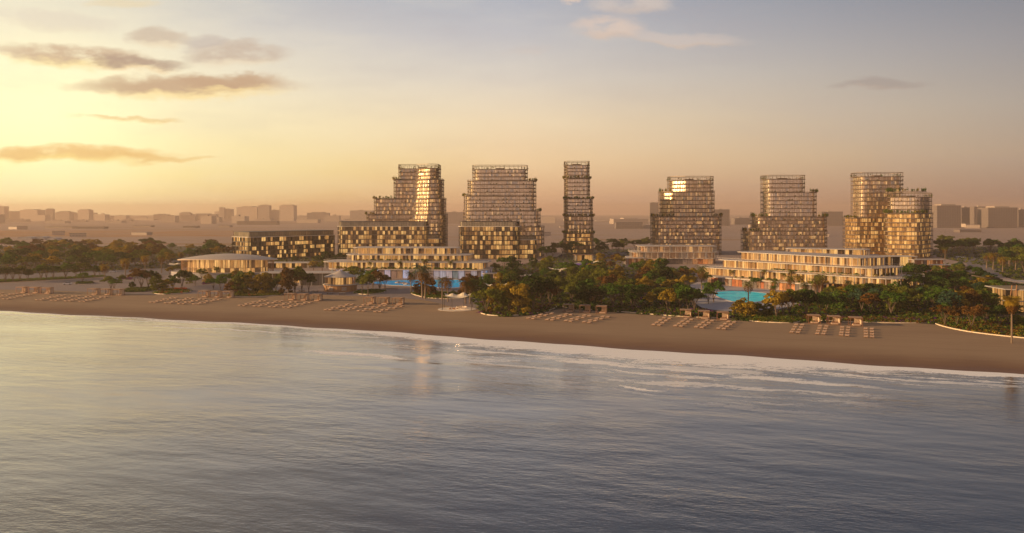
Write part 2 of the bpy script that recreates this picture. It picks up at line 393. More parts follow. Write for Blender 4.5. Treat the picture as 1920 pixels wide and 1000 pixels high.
# beach
def sandmat():
    m = bpy.data.materials.new('beach_sand'); m.use_nodes = True; m.node_tree.nodes.clear(); h = NG(m.node_tree)
    at = h.new('ShaderNodeAttribute'); at.attribute_name = 'shore'; d = at.outputs['Fac']
    tc = h.new('ShaderNodeTexCoord').outputs['Object']
    f, _ = h.noise(h.vm('MULTIPLY', tc, (0.02, 0.07, 0.05)), 1.0, 5.0, 0.6)
    f2, _ = h.noise(tc, 1.3, 4.0, 0.65)
    dry = h.mix(f, (0.30, 0.20, 0.118), (0.40, 0.275, 0.165))
    dry = h.mix(h.m('MULTIPLY', f2, 0.45), dry, (0.27, 0.17, 0.10))
    rk = h.new('ShaderNodeVectorRotate', rotation_type='Z_AXIS'); h.put(rk.inputs['Vector'], tc); rk.inputs['Angle'].default_value = R(22)
    f4, _ = h.noise(h.vm('MULTIPLY', rk.outputs[0], (0.012, 0.35, 1)), 1.0, 4.0, 0.65)
    dry = h.mix(h.mr(f4, 0.48, 0.68, 0.0, 0.55, smooth=True), dry, (0.25, 0.155, 0.09))
    wet = h.mix(f, (0.155, 0.085, 0.052), (0.20, 0.115, 0.07))
    dd = h.m('ADD', d, h.m('MULTIPLY', h.m('SUBTRACT', f, 0.5), 14.0))
    wm = h.mr(dd, 30.0, 2.0, smooth=True)
    b = h.new('ShaderNodeBsdfPrincipled'); h.put(b.inputs['Base Color'], h.mix(wm, dry, wet))
    h.put(b.inputs['Roughness'], h.mr(dd, 2.0, 9.0, 0.55, 0.9)); b.inputs['Specular IOR Level'].default_value = 0.25
    bn = h.new('ShaderNodeBump'); bn.inputs['Strength'].default_value = 0.5; bn.inputs['Distance'].default_value = 0.15
    h.put(bn.inputs['Height'], f2); h.put(b.inputs['Normal'], bn.outputs[0])
    o = h.new('ShaderNodeOutputMaterial'); h.put(o.inputs[0], b.outputs[0]); return m
ds = np.array([-30, -15, -8, -4, -2, 0, 2, 5, 9, 14, 20, 30, 45, 60, 80, 105, 132.0])
zz = np.interp(ds, [-30, -15, 0, 14, 20, 200], [-1.4, -0.7, 0.0, 0.86, LAND, LAND])
X = np.tile(xs, (len(ds), 1)); Y = shore(xs)[None, :] + ds[:, None]; Z = np.repeat(zz[:, None], len(xs), 1)
tag(grid_mesh('beach', X, Y, Z, sandmat(), np.repeat(ds[:, None], len(xs), 1)), kind='structure')
# inland ground to the horizon
def landmat():
    m = bpy.data.materials.new('desert_ground'); m.use_nodes = True; m.node_tree.nodes.clear(); h = NG(m.node_tree)
    tc = h.new('ShaderNodeTexCoord').outputs['Object']
    f, _ = h.noise(h.vm('MULTIPLY', tc, (0.0016, 0.006, 0.01)), 1.0, 5.0, 0.6)
    f2, _ = h.noise(h.vm('MULTIPLY', tc, (0.01, 0.03, 0.01)), 1.0, 4.0, 0.6)
    colr = h.ramp(f, [(0.25, (0.36, 0.22, 0.125)), (0.42, (0.36, 0.27, 0.23)), (0.55, (0.39, 0.30, 0.26)), (0.66, (0.31, 0.19, 0.10)), (0.8, (0.39, 0.29, 0.24))])
    px_, py_, pz_ = h.sep(tc)
    bandm = h.m('MULTIPLY', h.m('MULTIPLY', h.mr(py_, 1380, 1500, smooth=True), h.mr(py_, 2050, 1800, smooth=True)), h.mr(px_, -200, -500, smooth=True))
    colr = h.mix(h.m('MULTIPLY', bandm, h.mr(f2, 0.35, 0.6)), colr, (0.42, 0.20, 0.07))
    colr = h.mix(h.m('MULTIPLY', f2, 0.3), colr, (0.34, 0.22, 0.15))
    b = h.new('ShaderNodeBsdfPrincipled'); h.put(b.inputs['Base Color'], colr); b.inputs['Roughness'].default_value = 0.9
    b.inputs['Specular IOR Level'].default_value = 0.1
    o = h.new('ShaderNodeOutputMaterial'); h.put(o.inputs[0], b.outputs[0]); return m
xg = np.concatenate([np.linspace(-8900, -2500, 8), xs, np.linspace(2500, 8900, 8)])
t = np.array([0, 0.02, 0.06, 0.15, 0.4, 1.0])
y0 = shore(xg) + 128
Y = y0[None, :] + (8900 - y0)[None, :] * t[:, None]
tag(grid_mesh('ground', np.tile(xg, (len(t), 1)), Y, np.full_like(Y, LAND - 0.03), landmat()), kind='structure')
# sea
def seamat():
    m = bpy.data.materials.new('sea_water'); m.use_nodes = True; m.node_tree.nodes.clear(); h = NG(m.node_tree)
    at = h.new('ShaderNodeAttribute'); at.attribute_name = 'shore'; d = at.outputs['Fac']
    tc = h.new('ShaderNodeTexCoord').outputs['Object']
    x, y, z = h.sep(tc)
    rot = h.new('ShaderNodeVectorRotate', rotation_type='Z_AXIS'); h.put(rot.inputs['Vector'], tc); rot.inputs['Angle'].default_value = R(20)
    rv = rot.outputs[0]
    w1, _ = h.noise(h.vm('MULTIPLY', rv, (0.045, 0.10, 1)), 1.0, 2.0, 0.5)
    w2, _ = h.noise(h.vm('MULTIPLY', rv, (0.20, 0.42, 1)), 1.0, 4.0, 0.62)
    w3, _ = h.noise(h.vm('MULTIPLY', tc, (0.55, 1.5, 1)), 1.0, 3.0, 0.6)
    calm, _ = h.noise(h.vm('MULTIPLY', tc, (0.010, 0.022, 1)), 1.0, 3.0, 0.55)
    cf = h.mr(calm, 0.36, 0.62, 0.18, 1.15)
    hgt = h.m('ADD', h.m('MULTIPLY', w1, 0.22), h.m('MULTIPLY', cf, h.m('ADD', h.m('MULTIPLY', w2, 0.125), h.m('MULTIPLY', w3, 0.035))))
    bn = h.new('ShaderNodeBump'); bn.inputs['Strength'].default_value = 1.0; bn.inputs['Distance'].default_value = 1.0
    h.put(bn.inputs['Height'], hgt)
    # foam along the beach and on the breaking crests
    fx1, _ = h.noise(h.vm('MULTIPLY', tc, (0.07, 0.20, 1)), 1.0, 6.0, 0.68)
    fx2, _ = h.noise(h.vm('MULTIPLY', tc, (0.5, 1.4, 1)), 1.0, 5.0, 0.7)
    fx = h.m('ADD', h.m('MULTIPLY', fx1, 0.6), h.m('MULTIPLY', fx2, 0.4))
    rw = h.new('ShaderNodeFloatCurve')
    cv = rw.mapping.curves[0]
    cv.points[0].location = (0.0, 0.04); cv.points[1].location = (1.0, 0.14)
    for px_, v in ((0.30, 0.05), (0.45, 0.12), (0.55, 0.34), (0.63, 0.60), (0.74, 0.72), (0.82, 0.36), (0.90, 0.22)):
        cv.points.new(px_, v)
    rw.mapping.update()
    h.put(rw.inputs['Value'], h.mr(x, -300, 180))
    wid = h.m('MULTIPLY', rw.outputs[0], 44.0)
    q = h.m('DIVIDE', h.m('MULTIPLY', d, -1.0), wid)
    band = h.m('SUBTRACT', fx, h.mr(q, 0.0, 1.0, 0.20, 0.60))
    foam = h.m('MULTIPLY', h.mr(band, 0.0, 0.07, smooth=True), h.mr(q, 1.4, 0.9))
    f5, _ = h.noise(h.vm('MULTIPLY', h.comb(x, h.m('ADD', d, h.m('MULTIPLY', fx1, 10.0)), 0.0), (0.018, 0.16, 1)), 1.0, 4.0, 0.6)
    lines = h.m('MULTIPLY', h.mr(f5, 0.50, 0.55, smooth=True), h.m('MULTIPLY', h.mr(q, 3.0, 1.0, smooth=True), h.mr(fx, 0.42, 0.50, smooth=True)))
    foam = h.m('MAXIMUM', foam, h.m('MULTIPLY', lines, 0.9))
    for px_, py_, rx_, ry_, st_ in ((662, 664, 19, 3.2, 1.0), (1122, 682, 13, 2.2, 1.0), (1205, 730, 7.0, 1.3, 1.0), (1425, 709, 9, 1.6, 0.9), (1330, 694, 16, 4.0, 0.6),
                                    (800, 636, 26, 1.6, 0.8), (430, 618, 40, 1.2, 0.8), (620, 628, 22, 2.4, 0.55), (1010, 655, 16, 2.0, 0.7), (90, 594, 60, 1.0, 0.7), (1600, 692, 14, 1.6, .5)):
        wx, wy = P(px_, py_, 0.0); wd = wy - float(shore(wx))
        a = h.m('DIVIDE', h.m('SUBTRACT', x, wx), rx_)
        b_ = h.m('DIVIDE', h.m('ADD', h.m('SUBTRACT', d, wd), h.m('MULTIPLY', h.m('SUBTRACT', fx1, 0.5), 9.0)), ry_)
        rr = h.m('SQRT', h.m('ADD', h.m('MULTIPLY', a, a), h.m('MULTIPLY', b_, b_)))
        pm = h.mr(h.m('SUBTRACT', h.m('ADD', fx, 0.10), h.mr(rr, 0.2, 1.15, 0.10, 0.80)), 0.0, 0.08, smooth=True)
        foam = h.m('MAXIMUM', foam, h.m('MULTIPLY', pm, st_))
    wat = h.new('ShaderNodeBsdfPrincipled')
    shal = h.mr(d, -14, 0, smooth=True)
    h.put(wat.inputs['Base Color'], h.mix(h.m('MULTIPLY', shal, 0.7), (0.020, 0.027, 0.036), (0.20, 0.14, 0.095)))
    wat.inputs['Roughness'].default_value = 0.08; wat.inputs['IOR'].default_value = 1.48
    wat.inputs['Specular IOR Level'].default_value = 0.7; h.put(wat.inputs['Normal'], bn.outputs[0])
    fo = h.new('ShaderNodeBsdfPrincipled'); h.put(fo.inputs['Base Color'], (0.95, 0.93, 0.90)); fo.inputs['Roughness'].default_value = 0.8
    gs = h.new('ShaderNodeBsdfGlossy'); h.put(gs.inputs['Color'], (0.92, 0.84, 0.76)); gs.inputs['Roughness'].default_value = 0.09; h.put(gs.inputs['Normal'], bn.outputs[0])
    wm = h.new('ShaderNodeMixShader'); wm.inputs[0].default_value = 0.25; h.l.new(wat.outputs[0], wm.inputs[1]); h.l.new(gs.outputs[0], wm.inputs[2])
    mx = h.new('ShaderNodeMixShader'); h.put(mx.inputs[0], foam); h.l.new(wm.outputs[0], mx.inputs[1]); h.l.new(fo.outputs[0], mx.inputs[2])
    o = h.new('ShaderNodeOutputMaterial'); h.put(o.inputs[0], mx.outputs[0]); return m
ds = np.array([2.5, 0, -2, -4, -8, -14, -22, -40, -80, -150.0])
Y = shore(xs)[None, :] + ds[:, None]
X = np.tile(xs, (len(ds) + 1, 1)); Y = np.vstack([Y, np.full((1, len(xs)), -590.0)])
A = np.vstack([np.repeat(ds[:, None], len(xs), 1), np.full((1, len(xs)), -900.0)])
o = grid_mesh('sea', X[::-1], Y[::-1], np.zeros_like(Y), seamat(), A[::-1]); tag(o, kind='structure')

def chaikin(p, n=2):
    for _ in range(n):
        q = []
        for i in range(len(p)):
            a = p[i]; b = p[(i + 1) % len(p)]
            q += [(a[0] * .75 + b[0] * .25, a[1] * .75 + b[1] * .25), (a[0] * .25 + b[0] * .75, a[1] * .25 + b[1] * .75)]
        p = q
    return p
def wpoly(px, z=LAND, n=2): return chaikin([P(a, b, z) for a, b in px], n)
def sheet(name, px, mt, dz, n=2):
    mb = MB(); pl = wpoly(px, LAND, n)
    ar = sum(pl[i][0] * pl[(i + 1) % len(pl)][1] - pl[(i + 1) % len(pl)][0] * pl[i][1] for i in range(len(pl)))
    if ar < 0: pl = pl[::-1]
    mb.face([(x, y, LAND + dz) for x, y in pl]); return tag(mb.build(name, mt), kind='structure')
M['asphalt'] = mat('pale_asphalt', (0.18, 0.155, 0.16), 0.85, var=0.12, scale=0.05)
M['paving'] = mat('violet_grey_paving', (0.245, 0.19, 0.175), 0.8, var=0.12, scale=0.08)
M['soil'] = mat('planted_soil', (0.060, 0.050, 0.024), 0.95, var=0.4, scale=0.12)
M['grass'] = mat('lawn_grass', (0.075, 0.075, 0.022), 0.95, var=0.4, scale=0.2)
M['deck'] = mat('pale_pool_deck', (0.44, 0.40, 0.40), 0.7, var=0.08, scale=0.1)
GARD_C = [(905, 592), (880, 560), (860, 530), (900, 505), (1010, 492), (1080, 470), (1200, 466), (1215, 495), (1300, 510), (1315, 540), (1320, 570), (1380, 585), (1380, 600), (1230, 592), (1120, 584), (1050, 578), (1000, 592), (950, 595)]
GARD_R = [(1372, 602), (1380, 570), (1450, 566), (1520, 552), (1650, 548), (1700, 520), (1700, 498), (1790, 494), (1830, 520), (1990, 545), (1990, 640), (1900, 632), (1800, 618), (1740, 606), (1620, 604), (1500, 606)]
GARD_L = [(-120, 512), (-120, 462), (200, 462), (460, 462), (640, 480), (640, 500), (480, 505), (330, 502), (190, 508), (60, 514), (-120, 518)]
GARD_B = [(1740, 480), (1760, 462), (2050, 462), (2050, 540), (1900, 530), (1850, 500)]
sheet('garden_soil', GARD_C, M['soil'], 0.02); sheet('garden_soil', GARD_R, M['soil'], 0.02)
sheet('grove_soil', GARD_L, M['soil'], 0.02); sheet('grove_soil', GARD_B, M['soil'], 0.02)
sheet('car_park', [(-120, 530), (-120, 519), (190, 509), (340, 502), (420, 503), (340, 517), (200, 519), (60, 526)], M['asphalt'], 0.04)
sheet('lane', [(150, 497), (330, 488), (460, 484), (460, 487), (330, 492), (160, 501)], M['asphalt'], 0.05)
sheet('forecourt', [(-120, 541), (-120, 536), (90, 527), (212, 519.5), (340, 516), (520, 520), (620, 527), (720, 528), (900, 536), (890, 562), (905, 580), (860, 580), (800, 562), (700, 557), (600, 553), (530, 550), (440, 553), (360, 551), (280, 554), (200, 549), (100, 545)], M['paving'], 0.03)
sheet('road', [(1784, 482), (1820, 483), (1858, 486), (1858, 494), (1812, 491)], M['asphalt'], 0.04)
sheet('road', [(1806, 490), (1834, 492), (1890, 511), (1892, 520), (1834, 518)], M['asphalt'], 0.05)
sheet('road', [(1100, 480), (1165, 470), (1215, 490), (1195, 505), (1120, 492)], M['asphalt'], 0.04)
sheet('pool_deck', [(1285, 528), (1300, 572), (1340, 584), (1460, 584), (1520, 560), (1510, 535), (1400, 524)], M['deck'], 0.04)
sheet('pool_deck', [(640, 528), (690, 524), (930, 524), (930, 548), (800, 551), (680, 550)], M['paving'], 0.045)
sheet('garden_path', [(1095, 582), (1130, 560), (1160, 545), (1190, 520), (1196, 521), (1170, 547), (1146, 565), (1112, 583)], M['paving'], 0.035)
sheet('garden_path', [(1390, 582), (1500, 588), (1640, 592), (1740, 600), (1740, 603), (1640, 596), (1500, 592), (1390, 586)], M['paving'], 0.035)

# planting beds with a low stone rim
BEDS = []
def bed(px, label, h=0.35, rim=True, loc='', cover=None):
    pl = wpoly(px); n = len(pl)
    cx = sum(p[0] for p in pl) / n; cyy = sum(p[1] for p in pl) / n
    r = thing('planting_bed', label, 'planting bed', (cx, cyy, LAND))
    mb = MB((cx, cyy, LAND)); sc = [(cx + (x - cx) * .985, cyy + (y - cyy) * .985) for x, y in pl]
    mb.prism(sc, LAND - 0.1, LAND + h * .7); mb.build('soil', M['grass'], r)
    if rim:
        k = MB((cx, cyy, LAND)); w = 0.45
        inn = [(cx + (x - cx) * (1 - w / max(6, math.hypot(x - cx, y - cyy))), cyy + (y - cyy) * (1 - w / max(6, math.hypot(x - cx, y - cyy)))) for x, y in pl]
        for i in range(n):
            j = (i + 1) % n
            a, b, c2, d2 = pl[i], pl[j], inn[j], inn[i]
            k.face([(*a, LAND - .1), (*b, LAND - .1), (*b, LAND + h), (*a, LAND + h)]); k.face([(*a, LAND + h), (*b, LAND + h), (*c2, LAND + h), (*d2, LAND + h)])
            k.face([(*c2, LAND - .1), (*d2, LAND - .1), (*d2, LAND + h), (*c2, LAND + h)])
        k.build('kerb', M['kerb'], r)
    BEDS.append((px, cover, r, (cx, cyy, LAND), h)); return r
bed([(283, 551), (300, 547), (345, 544), (362, 546), (352, 550), (310, 553)], 'green oval bed with red flowers by the leftmost trees', cover=('green', 'red'))
bed([(228, 549), (240, 541), (285, 540), (292, 544), (270, 548)], 'low bushy bed under the dark spreading tree left of the red flowers', rim=False, cover=('dark', 'olive'))
bed([(140, 533.5), (145, 530), (172, 529.5), (177, 532), (160, 534)], 'small round bed in the road beside the white car', cover=('dark', 'green'))
bed([(425, 556), (440, 548), (505, 546), (535, 549), (530, 554), (470, 558)], 'mounded grassy bed with golden trees left of the round kiosk', cover=('olive', 'rust'))
bed([(662, 551), (672, 546), (712, 544), (725, 547), (712, 551), (690, 553.5)], 'round green bed just right of the round kiosk', cover=('green', 'olive'))
bed([(767, 551), (780, 548), (830, 549), (885, 553), (890, 559), (850, 561.5), (800, 560)], 'long low bed of palms between pool and sail canopy', cover=('green', 'olive'))
bed([(896, 588), (905, 580), (960, 574), (1030, 572), (1050, 576), (1020, 586), (975, 592), (930, 594)], 'big kerbed bed of golden trees right of the sail canopy', cover=('rust', 'purple'))
bed([(1372, 599), (1385, 591), (1440, 590), (1495, 596), (1508, 602), (1490, 607), (1430, 605)], 'kerbed bed of grasses between the two right-hand lounger areas', cover=('olive', 'gold'))
bed([(1743, 604), (1770, 598), (1850, 602), (1990, 612), (1990, 641), (1900, 633), (1820, 624), (1770, 614)], 'long kerbed bed with rust-brown trees at the right edge', cover=('rust', 'gold'))
bed([(1045, 577), (1070, 572), (1200, 577), (1300, 585), (1372, 592), (1372, 597), (1290, 596), (1150, 584)], 'long straight kerbed bed behind the cabanas of the central grove', cover=('dark', 'purple'))
bed([(1500, 600), (1510, 595), (1600, 594), (1700, 598), (1745, 602), (1740, 607), (1620, 605.5)], 'low hedge bed with purple flowers behind the right-hand cabanas', cover=('rust', 'purple'))
bed([(-120, 535), (90, 525.5), (212, 518.6), (206, 516.8), (60, 523.5), (-120, 531)], 'thin grass verge under the row of trees along the left road', h=0.2, rim=False, cover=('green', 'olive'))

# pools
def pool(px, label, deep, glow, es):
    pl = wpoly(px, LAND, 3); n = len(pl); cx = sum(p[0] for p in pl) / n; cyy = sum(p[1] for p in pl) / n
    r = thing('swimming_pool', label, 'swimming pool', (cx, cyy, LAND))
    m = bpy.data.materials.new('lit_pool_water'); m.use_nodes = True; m.node_tree.nodes.clear(); h = NG(m.node_tree)
    tc = h.new('ShaderNodeTexCoord').outputs['Object']
    f, _ = h.noise(h.vm('MULTIPLY', tc, (0.16, 0.30, 1)), 1.0, 3.0, 0.6); f3, _ = h.noise(tc, 0.9, 3.0)
    cc = h.mix(h.mr(f, 0.3, 0.7), deep, glow)
    df = h.new('ShaderNodeBsdfDiffuse'); h.put(df.inputs[0], cc); em = h.new('ShaderNodeEmission'); h.put(em.inputs[0], cc); em.inputs[1].default_value = es
    ad_ = h.new('ShaderNodeAddShader'); h.l.new(df.outputs[0], ad_.inputs[0]); h.l.new(em.outputs[0], ad_.inputs[1])
    bn = h.new('ShaderNodeBump'); bn.inputs['Strength'].default_value = 0.4; bn.inputs['Distance'].default_value = 0.2; h.put(bn.inputs['Height'], f3)
    gs = h.new('ShaderNodeBsdfGlossy'); gs.inputs['Roughness'].default_value = 0.1; h.put(gs.inputs['Normal'], bn.outputs[0])
    mx = h.new('ShaderNodeMixShader'); mx.inputs[0].default_value = 0.17; h.l.new(ad_.outputs[0], mx.inputs[1]); h.l.new(gs.outputs[0], mx.inputs[2])
    o = h.new('ShaderNodeOutputMaterial'); h.put(o.inputs[0], mx.outputs[0])
    mb = MB((cx, cyy, LAND)); mb.prism([(cx + (x - cx) * .98, cyy + (y - cyy) * .98) for x, y in pl], LAND - .1, LAND + .12); mb.build('water', m, r)
    k = MB((cx, cyy, LAND))
    for i in range(n):
        j = (i + 1) % n; s0, s1 = 0.975, 1.03
        q = [(cx + (pl[a][0] - cx) * s, cyy + (pl[a][1] - cyy) * s) for a, s in ((i, s1), (j, s1), (j, s0), (i, s0))]
        k.face([(*p, LAND + .2) for p in q]); k.face([(*q[0], LAND - .1), (*q[1], LAND - .1), (*q[1], LAND + .2), (*q[0], LAND + .2)])
        k.face([(*q[2], LAND - .1), (*q[3], LAND - .1), (*q[3], LAND + .2), (*q[2], LAND + .2)])
    k.build('coping', M['deck'], r)
    return r
pool([(1336, 551), (1350, 546.5), (1400, 546), (1450, 552), (1450, 561), (1420, 568), (1380, 568), (1350, 560)], 'turquoise leaf-shaped pool among palms before the right-hand resort block', (0.0, 0.36, 0.44), (0.03, 0.58, 0.60), 0.24)
pool([(690, 531), (720, 527), (800, 525), (880, 525), (885, 535), (850, 542), (790, 538), (720, 535)], 'bright blue pool under the glass wall of the left resort block', (0.0, 0.20, 0.48), (0.02, 0.46, 0.68), 0.24)
# ------------------------------------------------------------------ buildings
def ccw(p):
    a = sum(p[i][0] * p[(i + 1) % len(p)][1] - p[(i + 1) % len(p)][0] * p[i][1] for i in range(len(p)))
    return p if a > 0 else p[::-1]
def fillet(p, r, seg=5):
    p = ccw(p); out = []; n = len(p)
    for i in range(n):
        a, b, c2 = Vector(p[i - 1]), Vector(p[i]), Vector(p[(i + 1) % n])
        u = (a - b); v = (c2 - b); rr = min(r, u.length * .48, v.length * .48); u.normalize(); v.normalize()
        s, e = b + u * rr, b + v * rr
        for k in range(seg + 1):
            t = k / seg; q = s * (1 - t) ** 2 + b * 2 * t * (1 - t) + e * t * t
            out.append((q.x, q.y))
    return out
def offset(p, d):
    n = len(p); out = []
    for i in range(n):
        a, b, c2 = Vector(p[i - 1]), Vector(p[i]), Vector(p[(i + 1) % n])
        e1 = (b - a); e2 = (c2 - b)
        if e1.length < 1e-6: e1 = e2
        if e2.length < 1e-6: e2 = e1
        e1.normalize(); e2.normalize()
        n1 = Vector((e1.y, -e1.x)); n2 = Vector((e2.y, -e2.x)); m = n1 + n2
        m = m / max(0.35, m.dot(n1)) if m.length > 1e-6 else n1
        q = b + m * d; out.append((q.x, q.y))
    return out
def resample(p, step):
    out = []
    for i in range(len(p)):
        a = Vector(p[i]); b = Vector(p[(i + 1) % len(p)]); L = (b - a).length
        k = max(1, round(L / step))
        for t in range(k): q = a.lerp(b, t / k); out.append((q.x, q.y))
    return out

def band(root, org, poly, z0, z1, storey, gm, fm, bay=1.6, fin=0.07, name='window_band', dark_back=None):
    """one storey's ribbon of glazing with its mullions"""
    mb = MB(org); pts = resample(poly, bay); n = len(pts)
    for i in range(n):
        a = pts[i]; b = pts[(i + 1) % n]
        mb.face([(*a, z0), (*b, z0), (*b, z1), (*a, z1)], 0, [(i, storey), (i + .999, storey), (i + .999, storey + .999), (i, storey + .999)])
        d = Vector((b[0] - a[0], b[1] - a[1])); d.normalize(); nn = Vector((d.y, -d.x))
        if fin:
            q = [(a[0] - d.x * fin, a[1] - d.y * fin), (a[0] + d.x * fin, a[1] + d.y * fin)]
            w = [(x + nn.x * .14, y + nn.y * .14) for x, y in q]
            for A_, B_ in ((q[0], w[0]), (w[0], w[1]), (w[1], q[1])):
                mb.face([(*A_, z0), (*B_, z0), (*B_, z1), (*A_, z1)], 1)
    return mb.build(name, [gm, fm], root)
def slab(root, org, poly, z0, z1, m, name='floor_slab'):
    mb = MB(org); mb.prism(poly, z0, z1); return mb.build(name, m, root)
def rail(root, org, poly, z, zt, m, step=3.0, top=1.05, name='balcony_frame', post=0.07, mb=None):
    """thin posts from floor to floor at the slab edge and a handrail"""
    mb = mb or MB(org); pts = resample(poly, step); n = len(pts)
    for i in range(n):
        a = pts[i]; b = pts[(i + 1) % n]
        mb.beam((a[0] - post, a[1], z), (a[0] + post, a[1], z), post * 2, zt - z)
        mb.beam((*a, z + top), (*b, z + top), .09, .09)
    return mb.build(name, m, root)
def leaf_cloud(mb, c, rad, n, size, r, mi=0, flat=0.7):
    for _ in range(n):
        v = Vector((r.gauss(0, 1), r.gauss(0, 1), r.gauss(0, 1))); v.normalize(); v *= r.random() ** 0.5
        p = (c[0] + v.x * rad[0], c[1] + v.y * rad[1], c[2] + v.z * rad[2])
        nrm = Vector((v.x + r.uniform(-.7, .7), v.y + r.uniform(-.7, .7), abs(v.z) * flat + r.uniform(0.0, .9))).normalized()
        a = nrm.orthogonal().normalized(); b = nrm.cross(a); s = size * r.uniform(.6, 1.2)
        a *= s; b *= s * r.uniform(.6, 1.0); P0 = Vector(p)
        mb.face([P0 - a - b, P0 + a - b, P0 + a + b, P0 - a + b], mi)
def garden(line, z, label, kind='olive', h=1.6, dens=0.9, name='terrace_garden'):
    """a strip of shrubs along a terrace edge"""
    c0 = line[len(line) // 2]; r = random.Random(hash(label) % 9999 if False else sum(map(ord, label)))
    t_ = thing(name, label, 'terrace planting', (c0[0], c0[1], z)); org = (c0[0], c0[1], z)
    tr = MB(org); tr2 = []
    mb = MB(org)
    for i in range(len(line) - 1):
        a = Vector(line[i]); b = Vector(line[i + 1]); k = max(1, int((b - a).length * dens))
        for j in range(k):
            q = a.lerp(b, (j + r.random()) / k); s = r.uniform(.6, 1.25)
            leaf_cloud(mb, (q.x + r.uniform(-.8, .8), q.y + r.uniform(-.8, .8), z + .35 + h * .45 * s), (1.1 * s, 1.1 * s, h * .55 * s), 42, .28, r, r.choice((0, 0, 1)))
        d = b - a
        tr.beam((a.x, a.y, z + .01), (b.x, b.y, z + .01), 1.3, .45)
    tr.build('planter', M['bronze'], t_)
    mb.build('foliage', [LEAF[kind], LEAF['gold']], t_)
    return t_

def tierpoly(pxl, pxr, dep, thick, r=7.0, skew=0.0, seg=5):
    xl = XA(pxl, dep + thick - r * .6) if pxl > 960 else XA(pxl, dep + r * .4)
    xr = XA(pxr, dep + r * .4) if pxr > 960 else XA(pxr, dep + thick - r * .6)
    return fillet([(xl, dep + skew), (xr, dep - skew), (xr, dep + thick), (xl, dep + thick)], r, seg)

def tower(label, tiers, h=3.75, seed=1, ov=2.3, roofh=4.4, name='residential_tower'):
    """tiers from the bottom up: dict(poly, top, glass, bay)"""
    cx = sum(p[0] for p in tiers[0]['poly']) / len(tiers[0]['poly']); cyy = sum(p[1] for p in tiers[0]['poly']) / len(tiers[0]['poly'])
    org = (cx, cyy, LAND); r = thing(name, label, 'tower', org); rr = random.Random(seed)
    z = LAND; st = 0; pl = MB(org)
    for ti, T in enumerate(tiers):
        last = ti == len(tiers) - 1
        ztop = T['top'] - (roofh if last else 0)
        n = max(1, round((ztop - z) / h)); hh = (ztop - z) / n
        o_ = T.get('ov', ov); sp = T['poly']; gp = offset(sp, -o_)
        for k in range(n):
            st += 1
            if k > 0 or ti == 0: slab(r, org, sp, z - .1, z + .75, M['slab'])
            else: slab(r, org, sp, z + .02, z + .75, M['slab'])
            band(r, org, gp, z + .74, z + hh + .01, st, M[T['glass']], M['bronze'], T.get('bay', 1.7))
            rail(r, org, offset(sp, -.2), z + .74, z + hh - .1, M['bronze'], 3.2)
            ring = resample(offset(sp, -.5), 3.0)
            for q in ring:
                if q[1] < cyy and rr.random() < T.get('plants', .28):
                    s = rr.uniform(.5, 1.1); leaf_cloud(pl, (q[0], q[1], z + .5 + .7 * s), (.75 * s, .75 * s, .95 * s), 12, .30, rr, rr.choice((0, 0, 1, 2)))
            z += hh
        slab(r, org, offset(sp, .3), z, z + .5, M['slab'], 'roof_slab' if last else 'terrace_slab')
        if not last:
            rail(r, org, sp, z + .49, z + 1.7, M['bronze'], 3.2, 1.05, 'terrace_rail')
            z += .46
        else:
            fp = offset(sp, -.2); mb = MB(org); pts = resample(fp, 4.0)
            for i, a in enumerate(pts):
                b = pts[(i + 1) % len(pts)]
                mb.beam((a[0] - .1, a[1], z + .49), (a[0] + .1, a[1], z + .49), .2, roofh - .5)
                mb.beam((*a, z + roofh - .45), (*b, z + roofh - .45), .5, .4)
                mb.beam((*a, z + 1.5), (*b, z + 1.5), .1, .1)
            mb.build('roof_frame', M['bronze'], r)
            cm = MB(org); my_ = sum(p[1] for p in sp) / len(sp); mx_ = sum(p[0] for p in sp) / len(sp); cm.box(mx_ - 4, my_ - 3, z + .49, mx_ + 4, my_ + 4, z + 1.8); cm.build('roof_plant_room', M['slab'], r)
            for q in resample(fp, 2.6):
                if rr.random() < .35:
                    s = rr.uniform(.7, 1.4); leaf_cloud(pl, (q[0], q[1], z + .6 + 1.1 * s), (.9 * s, .9 * s, 1.4 * s), 16, .30, rr, rr.choice((0, 1, 2)))
    tag(pl.build('balcony_plants', [LEAF['olive'], LEAF['green'], LEAF['rust']], r), kind='stuff')
    return r

def front_line(poly, frac0, frac1, z=None):
    """the stretch of a polygon's camera side between two fractions of its width"""
    xs_ = [p[0] for p in poly]; x0, x1 = min(xs_), max(xs_); my = sum(p[1] for p in poly) / len(poly)
    pts = sorted([p for p in resample(poly, 2.0) if p[1] <= my + 2 and x0 + (x1 - x0) * frac0 - .5 <= p[0] <= x0 + (x1 - x0) * frac1 + .5])
    return pts

# --- tower 1 (left, stepped)
d1 = 838.0
pA = [tierpoly(684, 838, d1, 30), tierpoly(697, 836, d1 + 1, 29), tierpoly(736, 834, d1 + 2, 28)]
xa, xb, xc = XA(746, d1 + 3), XA(781, d1 + 3), XA(827, d1 + 25)
pT = [(xa, d1 + 3), (xb, d1 + 3), (xb + 13, d1 - 8.5), (xc - 3, d1 - 7), (xc, d1 - 4), (xc, d1 + 28), (xa, d1 + 28)]
pM = [(XA(737, d1 + 2), d1 + 2), (xb - 1, d1 + 2), (xb + 12.2, d1 - 9.8), (xc - 1, d1 - 8.2), (xc + 3, d1 - 5), (xc + 3, d1 + 29), (XA(737, d1 + 2), d1 + 29)]
pM0 = [(XA(700, d1 + 1), d1 + 1), (xb - 2, d1 + 1), (xb + 11.4, d1 - 11), (xc + 1, d1 - 9.4), (xc + 5, d1 - 6), (xc + 5, d1 + 30), (XA(700, d1 + 1), d1 + 30)]
